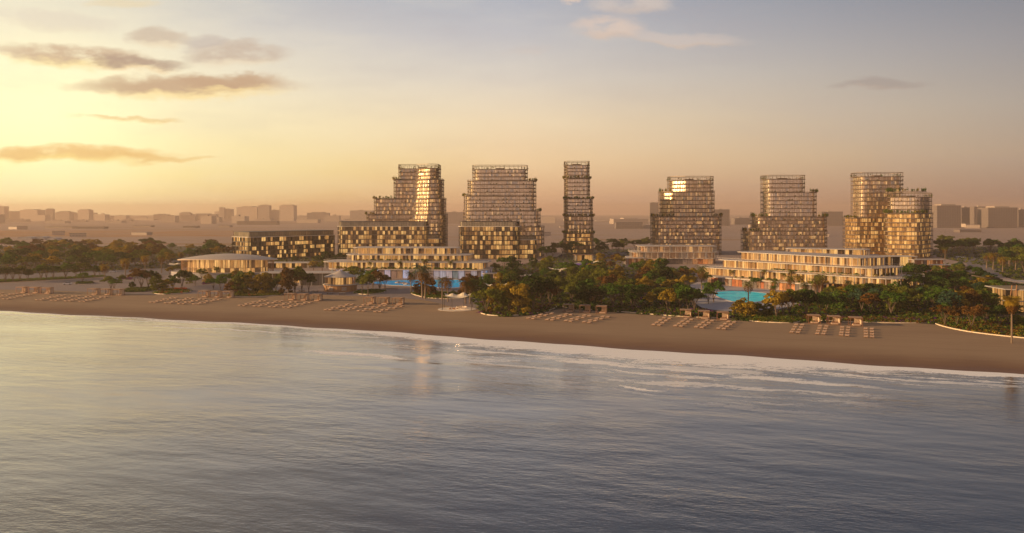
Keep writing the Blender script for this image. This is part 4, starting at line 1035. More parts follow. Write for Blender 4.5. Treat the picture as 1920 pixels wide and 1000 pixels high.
AVP = [[(1285, 528), (1296, 575), (1345, 588), (1465, 588), (1520, 560), (1510, 535), (1400, 524)], [(1868, 596), (1868, 540), (1990, 540), (1990, 600)]]
PLACED = []
def scatter(zone, poly, n, hr, mind, shapes, kinds, seed, sizek=1.0):
    r = random.Random(seed); x0 = min(p[0] for p in poly); x1 = max(p[0] for p in poly); y0 = min(p[1] for p in poly); y1 = max(p[1] for p in poly)
    k = 0; tries = 0
    while k < n and tries < 30000:
        tries += 1
        # uniform over the ground plane between the two depths, thinned towards the back
        px = r.uniform(x0, x1); py = HZ + (y0 - HZ) + (y1 - y0) * r.random()
        if not inpoly(px, py, poly): continue
        if any(a <= px <= b and c_ <= py <= d_ for a, b, c_, d_ in AVOID) or any(inpoly(px, py, q) for q in AVP): continue
        w = P(px, py)
        if any(inpoly(w[0], w[1], q) for q in FOOT): continue
        md = mind * (1 if tries < 12000 else .6)
        if any((w[0] - q[0]) ** 2 + (w[1] - q[1]) ** 2 * .35 < md * md for q in PLACED): continue
        PLACED.append(w); k += 1
        tree(px, py, None, r.choice(shapes), r.choices(kinds[0], kinds[1])[0], zone, hm=r.uniform(*hr))
MIX = (('green', 'dark', 'olive', 'gold', 'rust'), (28, 15, 30, 18, 9))
MIXL = (('green', 'dark', 'olive', 'gold', 'rust'), (22, 22, 32, 20, 8))
MIXR = (('green', 'dark', 'olive', 'gold', 'rust', 'teal'), (30, 20, 28, 11, 7, 4))

# hand-placed trees: px, base py, height px, shape, colour
def row(zone, items):
    for it in items:
        tree(it[0], it[1], it[2], it[3], it[4], zone, wide=it[5] if len(it) > 5 else 1.0); PLACED.append(P(it[0], it[1]))
row('left roadside row', [(-6, 530, 27, 'spreading', 'dark'), (10, 529, 27, 'spreading', 'dark'), (24, 528, 26, 'spreading', 'dark'), (37, 527, 29, 'round', 'olive'), (52, 527, 22, 'round', 'dark'), (77, 525, 27, 'spreading', 'green'), (87, 524, 30, 'round', 'olive', .8),
    (100, 524, 25, 'spreading', 'green', .8), (123, 523, 28, 'spreading', 'green', 1.1), (142, 522, 22, 'round', 'olive', .8), (153, 521.5, 29, 'spreading', 'olive', .9), (178, 520, 21, 'spreading', 'green'), (187, 519.5, 20, 'round', 'green', .8)])
row('left beach-edge gardens', [(155, 531, 20, 'spreading', 'green', .8), (208, 543, 23, 'spreading', 'olive', 1.2), (214, 544, 20, 'spreading', 'green', 1.1), (247, 540, 12, 'bushy', 'dark'), (265, 542, 36, 'spreading', 'rust', .9), (278, 541, 33, 'spreading', 'dark', .85), (292, 538, 26, 'round', 'olive'),
    (296, 547, 24, 'bushy', 'olive', 1.3), (311, 546, 22, 'bushy', 'gold', 1.2), (324, 545, 26, 'round', 'green', 1.1), (341, 542, 34, 'spreading', 'dark', .8), (318, 516, 16, 'round', 'gold'), (330, 514, 18, 'round', 'olive'), (378, 524, 21, 'round', 'olive', 1.1), (407, 522, 26, 'round', 'olive'), (400, 543, 21, 'spreading', 'green', 1.1),
    (413, 545, 26, 'round', 'green'), (424, 544, 30, 'spreading', 'green', .9), (436, 553, 28, 'bushy', 'rust'), (448, 553, 38, 'bushy', 'olive', .9), (462, 552, 40, 'bushy', 'gold', .9), (478, 551, 22, 'bushy', 'olive', 1.2), (490, 552, 40, 'bushy', 'gold', 1.05), (503, 550, 30, 'bushy', 'olive'), (517, 548, 26, 'round', 'dark'),
    (541, 553, 50, 'bushy', 'rust', .7), (553, 551, 52, 'round', 'olive', .7), (566, 548, 44, 'round', 'dark', .8), (579, 548, 37, 'round', 'dark', .7)])
row('beds beside the kiosk', [(651, 530, 28, 'round', 'olive', 1.2), (668, 531, 32, 'round', 'olive', 1.2), (679, 554, 42, 'tall', 'dark', .8), (690, 556, 46, 'tall', 'olive', .8), (699, 540, 36, 'round', 'green'), (712, 546, 36, 'spreading', 'rust', .8), (722, 544, 28, 'spreading', 'dark', .7), (552, 497, 17, 'round', 'dark'), (598, 500, 22, 'round', 'dark', 1.2), (615, 501, 30, 'round', 'dark', 1.1), (637, 502, 28, 'round', 'dark'), (588, 507, 18, 'round', 'gold', 1.2), (604, 509, 20, 'round', 'olive')])
row('bed before blue pool', [(771, 549, 42, 'palm', 'dark'), (792, 559, 66, 'palm', 'teal', 1.3), (797, 561, 52, 'palm', 'rust', 1.2), (786, 553, 26, 'bushy', 'rust', .9), (806, 556, 34, 'bushy', 'rust', .7), (815, 552, 11, 'bushy', 'dark'), (829, 563, 46, 'palm', 'olive'), (840, 566, 48, 'palm', 'rust'), (826, 556, 10, 'bushy', 'olive'), (850, 556, 12, 'bushy', 'green'), (873, 570, 50, 'palm', 'rust', 1.2), (881, 570, 48, 'palm', 'dark', 1.1), (866, 557, 18, 'bushy', 'rust', .8), (890, 555, 32, 'bushy', 'olive'), (884, 549, 36, 'round', 'rust')])
row('bed right of sail canopy', [(912, 588, 46, 'spreading', 'olive', .95), (928, 583, 50, 'bushy', 'gold', .85), (940, 588, 44, 'bushy', 'olive', .8), (955, 586, 58, 'round', 'gold', .9), (972, 588, 54, 'bushy', 'gold', .8), (983, 585, 48, 'bushy', 'olive', .8), (1000, 582, 66, 'round', 'dark', .9), (1017, 580, 62, 'round', 'dark', .9), (1031, 577, 50, 'round', 'rust', .8)])
row('edge of central grove', [(1252, 589, 48, 'round', 'gold', .8), (1185, 583, 42, 'round', 'dark', .9), (1150, 578, 44, 'spreading', 'green'), (1165, 576, 40, 'spreading', 'green'), (1090, 574, 44, 'bushy', 'dark'), (1110, 575, 40, 'bushy', 'dark'), (1290, 586, 52, 'round', 'green', 1.05), (1275, 582, 48, 'round', 'dark', 1.05), (1302, 584, 44, 'round', 'green', 1.0)])
row('beds before turquoise pool', [(1388, 594, 36, 'bushy', 'gold', 1.1), (1402, 596, 30, 'bushy', 'gold', 1.1), (1420, 594, 26, 'bushy', 'olive', 1.1), (1440, 593, 26, 'bushy', 'olive'), (1456, 598, 54, 'round', 'gold', .9), (1468, 594, 46, 'round', 'rust', .9), (1480, 592, 50, 'round', 'olive', 1.0), (1338, 567, 38, 'spreading', 'green', .8), (1328, 570, 30, 'spreading', 'green', .8), (1420, 541, 20, 'spreading', 'green'), (1440, 540, 18, 'spreading', 'green')])
row('bed at right edge', [(1772, 612, 38, 'spreading', 'rust', .95), (1795, 613, 34, 'spreading', 'rust', .9), (1822, 616, 42, 'spreading', 'rust', 1.0), (1848, 608, 34, 'spreading', 'dark'), (1874, 613, 40, 'spreading', 'dark', 1.1), (1890, 608, 36, 'spreading', 'dark', 1.1), (1905, 612, 22, 'bushy', 'olive')])
tree(1897, 644, 91, 'palmfan', 'gold', label='tall lone fan palm with a shaggy golden head on the sand at far right')
row('turquoise pool group', [(1403, 568, 44, 'palm', 'olive'), (1453, 556, 34, 'palm', 'olive'), (1449, 558, 24, 'palm', 'green'), (1483, 553, 38, 'palm', 'olive', 1.1), (1509, 560, 32, 'palm', 'dark', 1.1), (1530, 561, 40, 'palm', 'olive'), (1539, 556, 44, 'palm', 'olive', 1.1), (1569, 548, 34, 'palm', 'olive', 1.1), (1500, 545, 30, 'palm', 'gold'), (1590, 552, 28, 'palm', 'dark')])
row('left road group', [(196, 529, 36, 'palm', 'gold'), (235, 524, 42, 'palm', 'gold'), (272, 511, 34, 'palm', 'gold'), (303, 512, 40, 'palm', 'olive'), (340, 497, 26, 'palm', 'gold')])
row('far right group', [(1880, 512, 32, 'palm', 'gold', 1.2), (1862, 506, 34, 'palm', 'gold', 1.2), (1850, 504, 32, 'palm', 'olive', 1.1), (1766, 484, 22, 'palm', 'olive'), (1772, 486, 24, 'palm', 'olive'), (1904, 506, 28, 'palm', 'dark', 1.2), (1316, 548, 52, 'palm', 'olive')])
for zt, lst in ((6.62, [(634, 512, 14), (694, 505, 15), (750, 505, 16), (797, 505, 20), (845, 505, 16)]), (5.62, [(1373, 523, 17), (1433, 524, 20), (1484, 527, 22), (1470, 527, 16), (1530, 533, 16)])):
    for a, b, h_ in lst: tree(a, b, h_, 'palm', 'olive', 'left resort terrace' if a < 960 else 'right resort terrace', z=zt)
row('belt below amber-lit block', [(1556, 566, 30, 'round', 'olive'), (1575, 563, 26, 'bushy', 'gold'), (1598, 565, 32, 'round', 'green'), (1616, 562, 30, 'spreading', 'olive'), (1634, 564, 34, 'round', 'dark'), (1655, 563, 32, 'round', 'olive'), (1676, 562, 34, 'bushy', 'green'), (1692, 556, 30, 'round', 'dark'), (1545, 572, 26, 'bushy', 'green'), (1612, 570, 26, 'palm', 'olive', 1.1), (1520, 566, 22, 'bushy', 'olive'),
    (1322, 536, 26, 'round', 'olive'), (1300, 524, 22, 'round', 'gold'), (1282, 520, 22, 'round', 'green'), (1240, 508, 22, 'round', 'gold'), (1205, 506, 20, 'round', 'olive')])
row('beachfront left of kiosk', [(355, 532, 18, 'bushy', 'olive'), (366, 536, 20, 'round', 'green'), (390, 533, 20, 'bushy', 'gold'), (347, 520, 14, 'bushy', 'olive'), (452, 530, 22, 'round', 'green'), (470, 528, 20, 'round', 'olive'), (440, 525, 18, 'bushy', 'gold'), (228, 531, 16, 'round', 'olive'), (252, 528, 18, 'round', 'gold'), (285, 526, 18, 'round', 'green'), (530, 540, 30, 'round', 'olive')])
# the groves
GS = ('round', 'spreading', 'bushy', 'round')
scatter('left forest', [(-60, 466), (200, 465), (455, 468), (462, 482), (330, 500), (190, 506), (60, 512), (-60, 515)], 122, (8.5, 13), 9.5, ('round', 'spreading', 'round'), MIXL, 41)
scatter('central grove', [(905, 590), (890, 555), (905, 527), (925, 508), (1010, 496), (1200, 500), (1300, 512), (1312, 540), (1316, 568), (1370, 588), (1230, 584), (1120, 576), (1050, 572), (1000, 570)], 104, (6.5, 10.5), 5.6, GS, MIX, 42)
scatter('wood behind slender tower', [(1010, 490), (1040, 470), (1100, 462), (1210, 464), (1215, 490), (1120, 480)], 24, (9, 13), 9, ('round', 'spreading'), (('green', 'dark', 'olive'), (2, 4, 4)), 43)
scatter('right-hand grove', [(1500, 598), (1480, 572), (1560, 560), (1690, 556), (1690, 515), (1800, 505), (1840, 525), (1880, 545), (1870, 595), (1780, 600), (1740, 600), (1620, 592)], 84, (6.5, 10.5), 5.4, GS, MIXR, 44)
scatter('far right avenue', [(1758, 480), (1765, 464), (1960, 464), (1960, 520), (1890, 512), (1880, 488), (1850, 474)], 70, (10, 14), 9, ('round', 'spreading', 'tall'), (('green', 'dark', 'olive'), (2, 3, 4)), 45)

_tens = {20: 'twent', 30: 'thirt', 40: 'fort', 50: 'fift'}
ORD = ['first', 'second', 'third', 'fourth', 'fifth', 'sixth', 'seventh', 'eighth', 'ninth', 'tenth', 'eleventh', 'twelfth', 'thirteenth', 'fourteenth', 'fifteenth', 'sixteenth', 'seventeenth', 'eighteenth', 'nineteenth']
for _t in (20, 30, 40, 50): ORD += [_tens[_t] + 'ieth'] + [_tens[_t] + 'y-' + ORD[k] for k in range(9)]
def ordw(i, n): return 'leftmost' if i == 0 else ('rightmost' if i == n - 1 else ORD[i] + ' from left')
for zone in dict.fromkeys(t_[0] for t_ in TREES):
    ts = sorted([t_ for t_ in TREES if t_[0] == zone], key=lambda t_: t_[2])
    per = 14 if len(ts) > 20 else 40
    rows = [ts[i:i + per] for i in range(0, len(ts), per)]
    for ri, rw_ in enumerate(rows):
        rw_ = sorted(rw_, key=lambda t_: t_[1])
        for i, t_ in enumerate(rw_):
            where = f"{ordw(i, len(rw_))} in {zone}" if len(rows) == 1 else f"{ordw(i, len(rw_))} in {ORD[ri]} row of {zone}"
            t_[3]['label'] = f"{t_[4]} {t_[5]}{'' if t_[5] == 'palm' else ' tree'}, {where}"
            t_[3]['group'] = ('palms' if t_[5] == 'palm' else 'trees') + ' in the ' + zone

# ground cover: nobody could count it
def cover(name, px, n, kinds, seed, h=.8, size=.34, z0=LAND, world=None, hug=None):
    r = np.random.default_rng(seed); x0 = min(p[0] for p in px); x1 = max(p[0] for p in px); y0 = min(p[1] for p in px); y1 = max(p[1] for p in px)
    C, N, Z, MI = [], [], [], []
    k = 0; t_ = 0
    while k < n and t_ < n * 30:
        t_ += 1; a = r.uniform(x0, x1); b = r.uniform(y0, y1)
        if not inpoly(a, b, px) or any(inpoly(a, b, q) for q in AVP): continue
        w = P(a, b)
        if any(inpoly(w[0], w[1], q) for q in FOOT): continue
        k += 1; s = r.uniform(.5, 1.5); m_ = 14
        v = r.normal(size=(m_, 3)); v /= np.linalg.norm(v, axis=1)[:, None]; v[:, 2] = np.abs(v[:, 2])
        C.append(np.array([w[0], w[1], z0 + .1]) + v * np.array([1.0, 1.0, h]) * s * r.uniform(.5, 1, (m_, 1)))
        q = v + r.normal(scale=.5, size=(m_, 3)); N.append(q / np.linalg.norm(q, axis=1)[:, None]); Z.append(r.uniform(.6, 1.1, m_) * size)
        MI += [int(r.choice(len(kinds), p=[x / sum(kk for _, kk in kinds) for _, x in kinds]))] * m_
    if not C: return
    me = quads_mesh(name, np.concatenate(C), np.concatenate(N), np.concatenate(Z), [LEAF[q] for q, _ in kinds], MI)
    return tag(link_mesh(name, me), kind='stuff')
def shrink(px, f=.93):
    cx = sum(p[0] for p in px) / len(px); cyy = sum(p[1] for p in px) / len(px)
    return [(cx + (a - cx) * f, cyy + (b - cyy) * f) for a, b in px]
cover('undergrowth', GARD_C, 3600, (('dark', 4), ('olive', 3), ('green', 3), ('rust', 1), ('purple', .25)), 51, 1.0, .42)
cover('undergrowth', GARD_R, 3600, (('dark', 4), ('olive', 3), ('green', 3), ('rust', 1), ('purple', .2)), 52, 1.0, .42)
cover('undergrowth', GARD_L, 2600, (('dark', 4), ('olive', 3), ('rust', 1)), 53, .9, .5)
cover('undergrowth', GARD_B, 1600, (('dark', 4), ('olive', 3)), 54, .9, .5)
for i, (px, cv_, r_, c_, h_) in enumerate(BEDS):
    A_ = abs(sum(px[k - 1][0] * px[k][1] - px[k][0] * px[k - 1][1] for k in range(len(px)))) / 2
    main, acc = cv_
    n_ = int(min(900, 60 + A_ * .55))
    cover('bed_planting', shrink(px), n_, ((main, 3), ('olive', 1.2), ('green', .8), (acc, .7 if acc != 'red' else .9)), 60 + i, .75, .27, LAND + h_ * .5)
cover('flower_bed', [(322, 546), (326, 541), (352, 541), (350, 545)], 60, (('red', 3), ('rust', 1)), 90, .7, .26)
cover('flower_bed', [(380, 534), (384, 529), (396, 526), (398, 531)], 70, (('purple', 3), ('dark', 1)), 91, .6, .3)
cover('flower_bed', [(222, 524), (228, 521), (246, 521), (246, 525)], 60, (('purple', 3), ('dark', 1)), 92, .6, .3)
cover('flower_bed', [(897, 587), (905, 583), (925, 586), (925, 590)], 80, (('purple', 3), ('red', .6)), 93, .6, .24)
cover('flower_bed', [(1310, 581), (1325, 575), (1345, 580), (1335, 587)], 90, (('purple', 3), ('green', .6)), 94, .6, .24)
cover('flower_bed', [(1505, 596), (1512, 589), (1545, 590), (1560, 597)], 90, (('purple', 3), ('dark', .6)), 95, .7, .24)
cover('flower_bed', [(464, 556), (466, 552), (478, 551), (478, 556)], 50, (('red', 3), ('rust', .6)), 96, .7, .24)
# ------------------------------------------------------------------ beach furniture, sails, cars, far city
def copy_tree(o, loc, rz):
    c_ = o.copy(); COL.objects.link(c_); c_.location = loc; c_.rotation_euler = (0, 0, rz)
    for ch in list(o.children):
        d_ = ch.copy(); COL.objects.link(d_); d_.parent = c_
        for gch in list(ch.children):
            e_ = gch.copy(); COL.objects.link(e_); e_.parent = d_
    return c_
def lounger_mesh():
    mb = MB(); w = .62
    mb.prism([(-1.0, -w), (.40, -w), (.40, w), (-1.0, w)], .30, .37, 1)
    for y0_, y1_ in ((-w + .03, -.03), (.03, w - .03)):                    # two cushions side by side
        mb.prism([(-.98, y0_), (.40, y0_), (.40, y1_), (-.98, y1_)], .37, .52, 0)
        a = [(.38, .37), (.95, .52), (.90, .64), (.34, .50)]                # raised back
        L = [(p[0], y0_, p[1]) for p in a]; Rr = [(p[0], y1_, p[1]) for p in a]
        mb.face(L); mb.face(Rr[::-1])
        for i in range(4): j = (i + 1) % 4; mb.face([L[j], L[i], Rr[i], Rr[j]])
    for x in (-.9, .3, .85):
        for y in (-w + .08, w - .08): mb.bar((x, y, 0), (x, y, .34 if x < .5 else .6), .05, 4, 1)
    return mb.mesh('sun_lounger', [M['cushion'], M['teak']])
LM = lounger_mesh(); SEA = math.atan2(.91, .40)
CL = [  # cluster name, starts of the lines (px,py), step, pair offset
    ('group at left edge', [(-70, 557.5), (-45, 559), (-19, 560.5), (9, 561.8)], (13.2, -2.6), (8.6, .3)),
    ('second group from left', [(71, 563.6), (99, 564.6), (125, 565.6), (152, 566.4)], (13.0, -2.7), (8.6, .3)),
    ('group before red flowers', [(284, 568), (312.5, 569.5), (337.5, 570.6), (365, 571.3)], (12.6, -2.8), (8.7, .3)),
    ('group left of kiosk', [(450.6, 574), (479, 575.2), (508, 576.4), (534, 577.6)], (13.0, -3.0), (8.8, .4)),
    ('group below the kiosk', [(612, 582.2), (643, 583), (674, 584.2), (705, 585.6)], (13.2, -3.3), (8.9, .5)),
    ('group before central grove', [(991, 598.4), (1027, 600.7), (1061.5, 602.9), (1096, 605.3)], (11.5, -3.3), (9.2, 1.1)),
    ('group left of grass bed', [(1226, 610.5), (1267, 612.7), (1306, 615), (1347, 617.6)], (6.4, -4.2), (10.4, 1.0)),
    ('group right of grass bed', [(1484.6, 624.5), (1532.5, 627.4), (1577, 630.2), (1623.7, 633)], None, (11.6, .7))]
STEP8 = [(2.8, -4.7), (1.8, -4.8), (.7, -4.9), (-.2, -5.0)]
sz = 1.05
for ci, (nm, starts, st, po) in enumerate(CL):
    for li, (sx_, sy_) in enumerate(starts):
        s_ = st or STEP8[li]
        for k in range(4):
            for q in (0, 1):
                px = sx_ + s_[0] * k + po[0] * q; py = sy_ + s_[1] * k + po[1] * q
                if px < -3: continue
                x, y = P(px, py); o = link_mesh('sun_lounger', LM)
                jr = random.Random(ci * 100 + li * 10 + k * 2 + q)
                o.location = (x, y, LAND); o.rotation_euler = (0, 0, SEA + jr.uniform(-.05, .05)); o.scale = (sz, sz, sz)
                tag(o, f"beige lounger, {'left' if q == 0 else 'right'} of {ORD[k]} pair from sea, {ORD[li]} line, {nm}", 'sun lounger', 'sun loungers, ' + nm)
M['canopy'] = mat('tan_canopy_slats', (0.30, 0.20, 0.14), 0.8)
def cabana(label, px, py, style, first=None):
    x, y = P(px, py); rz = math.atan2(-.36, 1) * .55
    d_ = 'redwood' if style else 'teak'
    if first is not None:
        c_ = copy_tree(first, (x, y, LAND), rz); c_['label'] = label; return c_
    r = thing('beach_cabana', label, 'cabana', (x, y, LAND), rz, 'beach cabanas')
    w, h = 2.1, 3.15
    mb = MB(); 
    for a in (-w, w):
        for b in (-w, w): mb.box(a - .09, b - .09, 0, a + .09, b + .09, h)
    for b in (-w, w): mb.box(-w + .09, b - .08, h - .22, w - .09, b + .08, h - .03); mb.box(-w + .09, b - .07, .1, w - .09, b + .07, .24)
    for a in (-w, w): mb.box(a - .08, -w + .09, h - .22, a + .08, w - .09, h - .03)
    mb.build('frame', M[d_], r)
    rf = MB()
    for i in range(15): rf.box(-w - .15, -w + i * .3 - .08, h, w + .15, -w + i * .3 + .09, h + .07)
    rf.build('slatted_roof', M['canopy'], r)
    cu = MB(); n = 22
    def wavy(p, q):
        p = Vector(p); q = Vector(q); d = q - p; nn = Vector((-d.y, d.x)).normalized()
        pts = [p + d * i / n + nn * .06 * (1 if i % 2 else -1) for i in range(n + 1)]
        for i in range(n): cu.face([(*pts[i], .15), (*pts[i + 1], .15), (*pts[i + 1], h - .2), (*pts[i], h - .2)])
    wavy((-.2 if not style else -w + .2, w - .25), (w - .15, w - .25)); wavy((w - .2, -.4), (w - .2, w - .3))
    cu.build('curtain', M['linen'], r)
    bd = MB(); bd.box(-.9, -.6, .12, w - .4, w - .5, .55); bd.build('daybed', M['cushion'], r)
    pw = MB()
    for i in range(3): pw.box(-.6 + i * .75, w - .95, .55, .0 + i * .75, w - .62, .95)
    pw.build('pillows', M['teak'], r)
    return r
CB = [('left edge of the beach', [(42.5, 549.5), (65.5, 550), (88, 551)]), ('beach below bright green tree', [(176, 553), (200, 553.6), (222, 554)]), ('sand left of the golden trees', [(383, 557.5), (405, 558), (427.5, 558.5)]),
      ('sand left below the kiosk', [(545, 563), (568, 563.8), (593, 564.6)]), ('sand right below the kiosk', [(693, 569.8), (719.5, 570.6), (747, 571.6)]),
      ('foot of the central grove', [(1066, 585), (1097, 586.4), (1128, 588)]), ('sand below the turquoise pool', [(1285.5, 595.4), (1319.5, 598), (1355, 600.2)]), ('right-hand purple flower bed', [(1525.5, 606.5), (1563.5, 608.6), (1604, 611)])]
c0 = c1_ = None
for ci, (nm, pts) in enumerate(CB):
    for k, (px, py) in enumerate(pts):
        lb = f"{('left', 'middle', 'right')[k]} timber cabana of the three at {nm}"
        src = c1_ if ci == 0 else c0
        o = cabana(lb, px, py, 1 if ci == 0 else 0, src)
        if ci == 0 and c1_ is None: c1_ = o
        if ci > 0 and c0 is None: c0 = o

# sail canopy over a pale disc, with its lamp
def sail(label, px, py, w, h, name='sail_canopy', matn='sail', disc=False, peak=1.6, d=None):
    x, y = P(px, py); r = thing(name, label, 'sail canopy', (x, y, LAND)); n = 12; mb = MB(); hw = w / 2; hd = (d or w * .8) / 2
    def zf(u, v): return h + peak * (math.exp(-((u - .45) ** 2 + v ** 2) * 9) + .75 * math.exp(-((u + .4) ** 2 + v ** 2) * 9)) + .9 * (u * u * v * v) - .5 * (1 - u * u) * (v * v)
    def pt(i, j): 
        u = -1 + 2 * i / n; v = -1 + 2 * j / n; pu = 1 - .13 * (1 - v * v) * abs(u); pv = 1 - .13 * (1 - u * u) * abs(v)
        return (u * hw * pu, v * hd * pv, zf(u, v))
    for i in range(n):
        for j in range(n): 
            q = [pt(i, j), pt(i + 1, j), pt(i + 1, j + 1), pt(i, j + 1)]; mb.face(q)
            mb.face([(a, b, c_ - .05) for a, b, c_ in q[::-1]])
    mb.build('sailcloth', M[matn], r, smooth=True)
    for sx_, sy_ in ((-1, -1), (1, -1), (1, 1), (-1, 1)):
        p = MB(); p.bar((sx_ * hw * 1.02, sy_ * hd * 1.02, 0), (sx_ * hw, sy_ * hd, h + 1.0), .11, 6); p.build('post', M['dark'], r)
    for ux in (.45, -.4):
        p = MB(); p.bar((ux * hw, 0, 0), (ux * hw, 0, zf(ux, 0)), .09, 6); p.build('mast', M['dark'], r)
    return r
sc = sail('cream twin-peaked sail canopy over a pale lit disc on the sand', 858, 580, 12.0, 5.6, d=9.5)
x, y = P(857, 580)
r = thing('sand_disc', 'pale round stone floor under the cream sail canopy', 'paved disc', (x, y, LAND)); mb = MB()
mb.prism([(8.2 * math.cos(k * .1309), 8.2 * math.sin(k * .1309)) for k in range(48)], -.1, .12); mb.build('stone_floor', M['pale'], r)
r = thing('curved_sofa', 'low white curved sofa under the cream sail canopy', 'sofa', (x + 1.8, y + 1.5, LAND + .12)); mb = MB()
for i in range(10):
    a0, a1 = .1 + i * .28, .1 + (i + 1) * .28
    for r0, r1, z1 in ((1.3, 2.1, .42), (2.1, 2.35, .85)):
        mb.prism([(r0 * math.cos(a0), r0 * math.sin(a0)), (r1 * math.cos(a0), r1 * math.sin(a0)), (r1 * math.cos(a1), r1 * math.sin(a1)), (r0 * math.cos(a1), r0 * math.sin(a1))], 0, z1)
mb.build('upholstery', M['white'], r)
r = thing('fire_pit_table', 'low dark round table with stools under the sail canopy', 'table', (x - 1.6, y - .6, LAND + .12)); mb = MB(); mb.prism([(1.0 * math.cos(k * .524), 1.0 * math.sin(k * .524)) for k in range(12)], .38, .46); mb.bar((0, 0, 0), (0, 0, .4), .3, 8); mb.build('tabletop', M['teak'], r)
for k in range(5):
    a = k * 1.257; mb = MB(); mb.prism([(1.7 * math.cos(a) + .3 * math.cos(t), 1.7 * math.sin(a) + .3 * math.sin(t)) for t in (0, 1.05, 2.1, 3.14, 4.2, 5.24)], 0, .45)
    mb.build('stool', M['wood'], r)
ml = bpy.data.materials.new('lamp_glow'); ml.use_nodes = True; b = ml.node_tree.nodes['Principled BSDF']; b.inputs['Emission Color'].default_value = (1, .68, .34, 1); b.inputs['Emission Strength'].default_value = 1.6
r = thing('pendant_lamp', 'warm lamp hanging under the cream sail canopy', 'lamp', (x + .6, y, LAND + 5.0)); mb = MB()
for i in range(6):
    for k in range(10):
        f = lambda i_, k_: (.3 * math.sin(math.pi * i_ / 6) * math.cos(.628 * k_), .3 * math.sin(math.pi * i_ / 6) * math.sin(.628 * k_), .3 * math.cos(math.pi * i_ / 6))
        mb.face([f(i, k), f(i + 1, k), f(i + 1, k + 1), f(i, k + 1)])
mb.build('globe', ml, r); mb = MB(); mb.bar((0, 0, .28), (0, 0, 1.3), .02, 4); mb.build('cord', M['dark'], r)
pl = bpy.data.lights.new('lamp_light', 'POINT'); pl.energy = 520; pl.color = (1, .62, .30); pl.shadow_soft_size = .35
plo = bpy.data.objects.new('lamp_light', pl); COL.objects.link(plo); plo.parent = r; plo.location = (0, 0, -.5)

for lb, px, py, w, h, mn in (('small cream sail left among the palms and dark trees', 930, 552, 11, 4.4, 'sail'), ('low cream sail under rust trees in the middle of the grove', 984, 549, 10, 4.2, 'sail'),
        ('cream sail at the left of the pair deep in the central grove', 1035, 524, 12, 4.6, 'sail'), ('larger cream sail at the right of the pair deep in the central grove', 1049, 521, 14, 5.6, 'sail'),
        ('cream sail beside the violet one before the brown building', 1077, 507, 16, 4.8, 'sail'), ('violet sail between cream sails before the brown building', 1092, 508, 16, 4.6, 'violet'), ('cream sail right of the violet one', 1112, 506, 15, 5.6, 'sail'),
        ('small cream canopy left of the curved pavilion', 328, 507, 11, 4.4, 'sail')):
    sail(lb, px, py, w, h, 'shade_sail', mn, peak=.9)
# white parasols by the pools
def parasol(label, px, py, rad=2.0, h=2.9, src=None):
    x, y = P(px, py)
    if src is not None:
        o = copy_tree(src, (x, y, LAND), 0); o['label'] = label; return o
    r = thing('pool_parasol', label, 'parasol', (x, y, LAND), 0, 'white parasols by the pools'); mb = MB(); n = 8
    for k in range(n):
        a0, a1 = k * 6.283 / n, (k + 1) * 6.283 / n
        mb.face([(rad * math.cos(a0), rad * math.sin(a0), h - .5), (rad * math.cos(a1), rad * math.sin(a1), h - .5), (0, 0, h + .25)])
        mb.face([(rad * math.cos(a0), rad * math.sin(a0), h - .72), (rad * math.cos(a1), rad * math.sin(a1), h - .72), (rad * math.cos(a1), rad * math.sin(a1), h - .5), (rad * math.cos(a0), rad * math.sin(a0), h - .5)])
    mb.build('canopy', M['white'], r); mb = MB(); mb.bar((0, 0, 0), (0, 0, h + .3), .05, 6); mb.build('pole', M['wood'], r); return r
p0 = None
for k, (px, py, wh) in enumerate([(1311, 553, 'left end of the turquoise pool, farthest'), (1320, 557, 'left end of the turquoise pool, rear right'), (1314, 563, 'left end of the turquoise pool, middle'), (1324, 568, 'left end of the turquoise pool, nearest'), (1308, 570, 'left end of the turquoise pool, outermost'),
        (747, 538, 'near edge of the blue pool, left'), (757, 539, 'near edge of the blue pool, middle'), (763, 541, 'near edge of the blue pool, right')]):
    o = parasol('white parasol at the ' + wh, px, py, src=p0); p0 = p0 or o
for k in range(8):
    o = link_mesh('sun_lounger', LM); x, y = P(718 + k * 3.6, 541.5 + k * .15); o.location = (x, y, LAND + .05); o.rotation_euler = (0, 0, 1.7)
    tag(o, f"poolside lounger, {ordw(k, 8)} in the row on the near edge of blue pool", 'sun lounger', 'loungers beside the blue pool')
# bar tables at the kiosk
for k, (px, py, lb) in enumerate([(566, 547, 'slatted bar table in shade left of the kiosk'), (592, 548, 'slatted bar table just left of the kiosk drum'), (619, 552, 'slatted bar table before the left hatch of the kiosk'), (642, 553, 'slatted bar table before the right hatch of the kiosk')]):
    x, y = P(px, py); r = thing('bar_table', lb, 'table', (x, y, LAND)); mb = MB(); mb.box(-1.6, -.45, .98, 1.6, .45, 1.06); mb.build('tabletop', M['pale'], r)
    mb = MB()
    for sx_ in (-1.3, 1.3): mb.box(sx_ - .07, -.35, 0, sx_ + .07, .35, .98)
    mb.build('trestle', M['teak'], r)
    for j in range(4):
        mb = MB(); xx = -1.2 + j * .8; mb.box(xx - .2, -1.0, .66, xx + .2, -.65, .74); 
        for a in (-.16, .16):
            for b_ in (-.97, -.68): mb.bar((xx + a, b_, 0), (xx + a, b_, .66), .03, 4)
        mb.build('bar_stool', M['dark'], r)
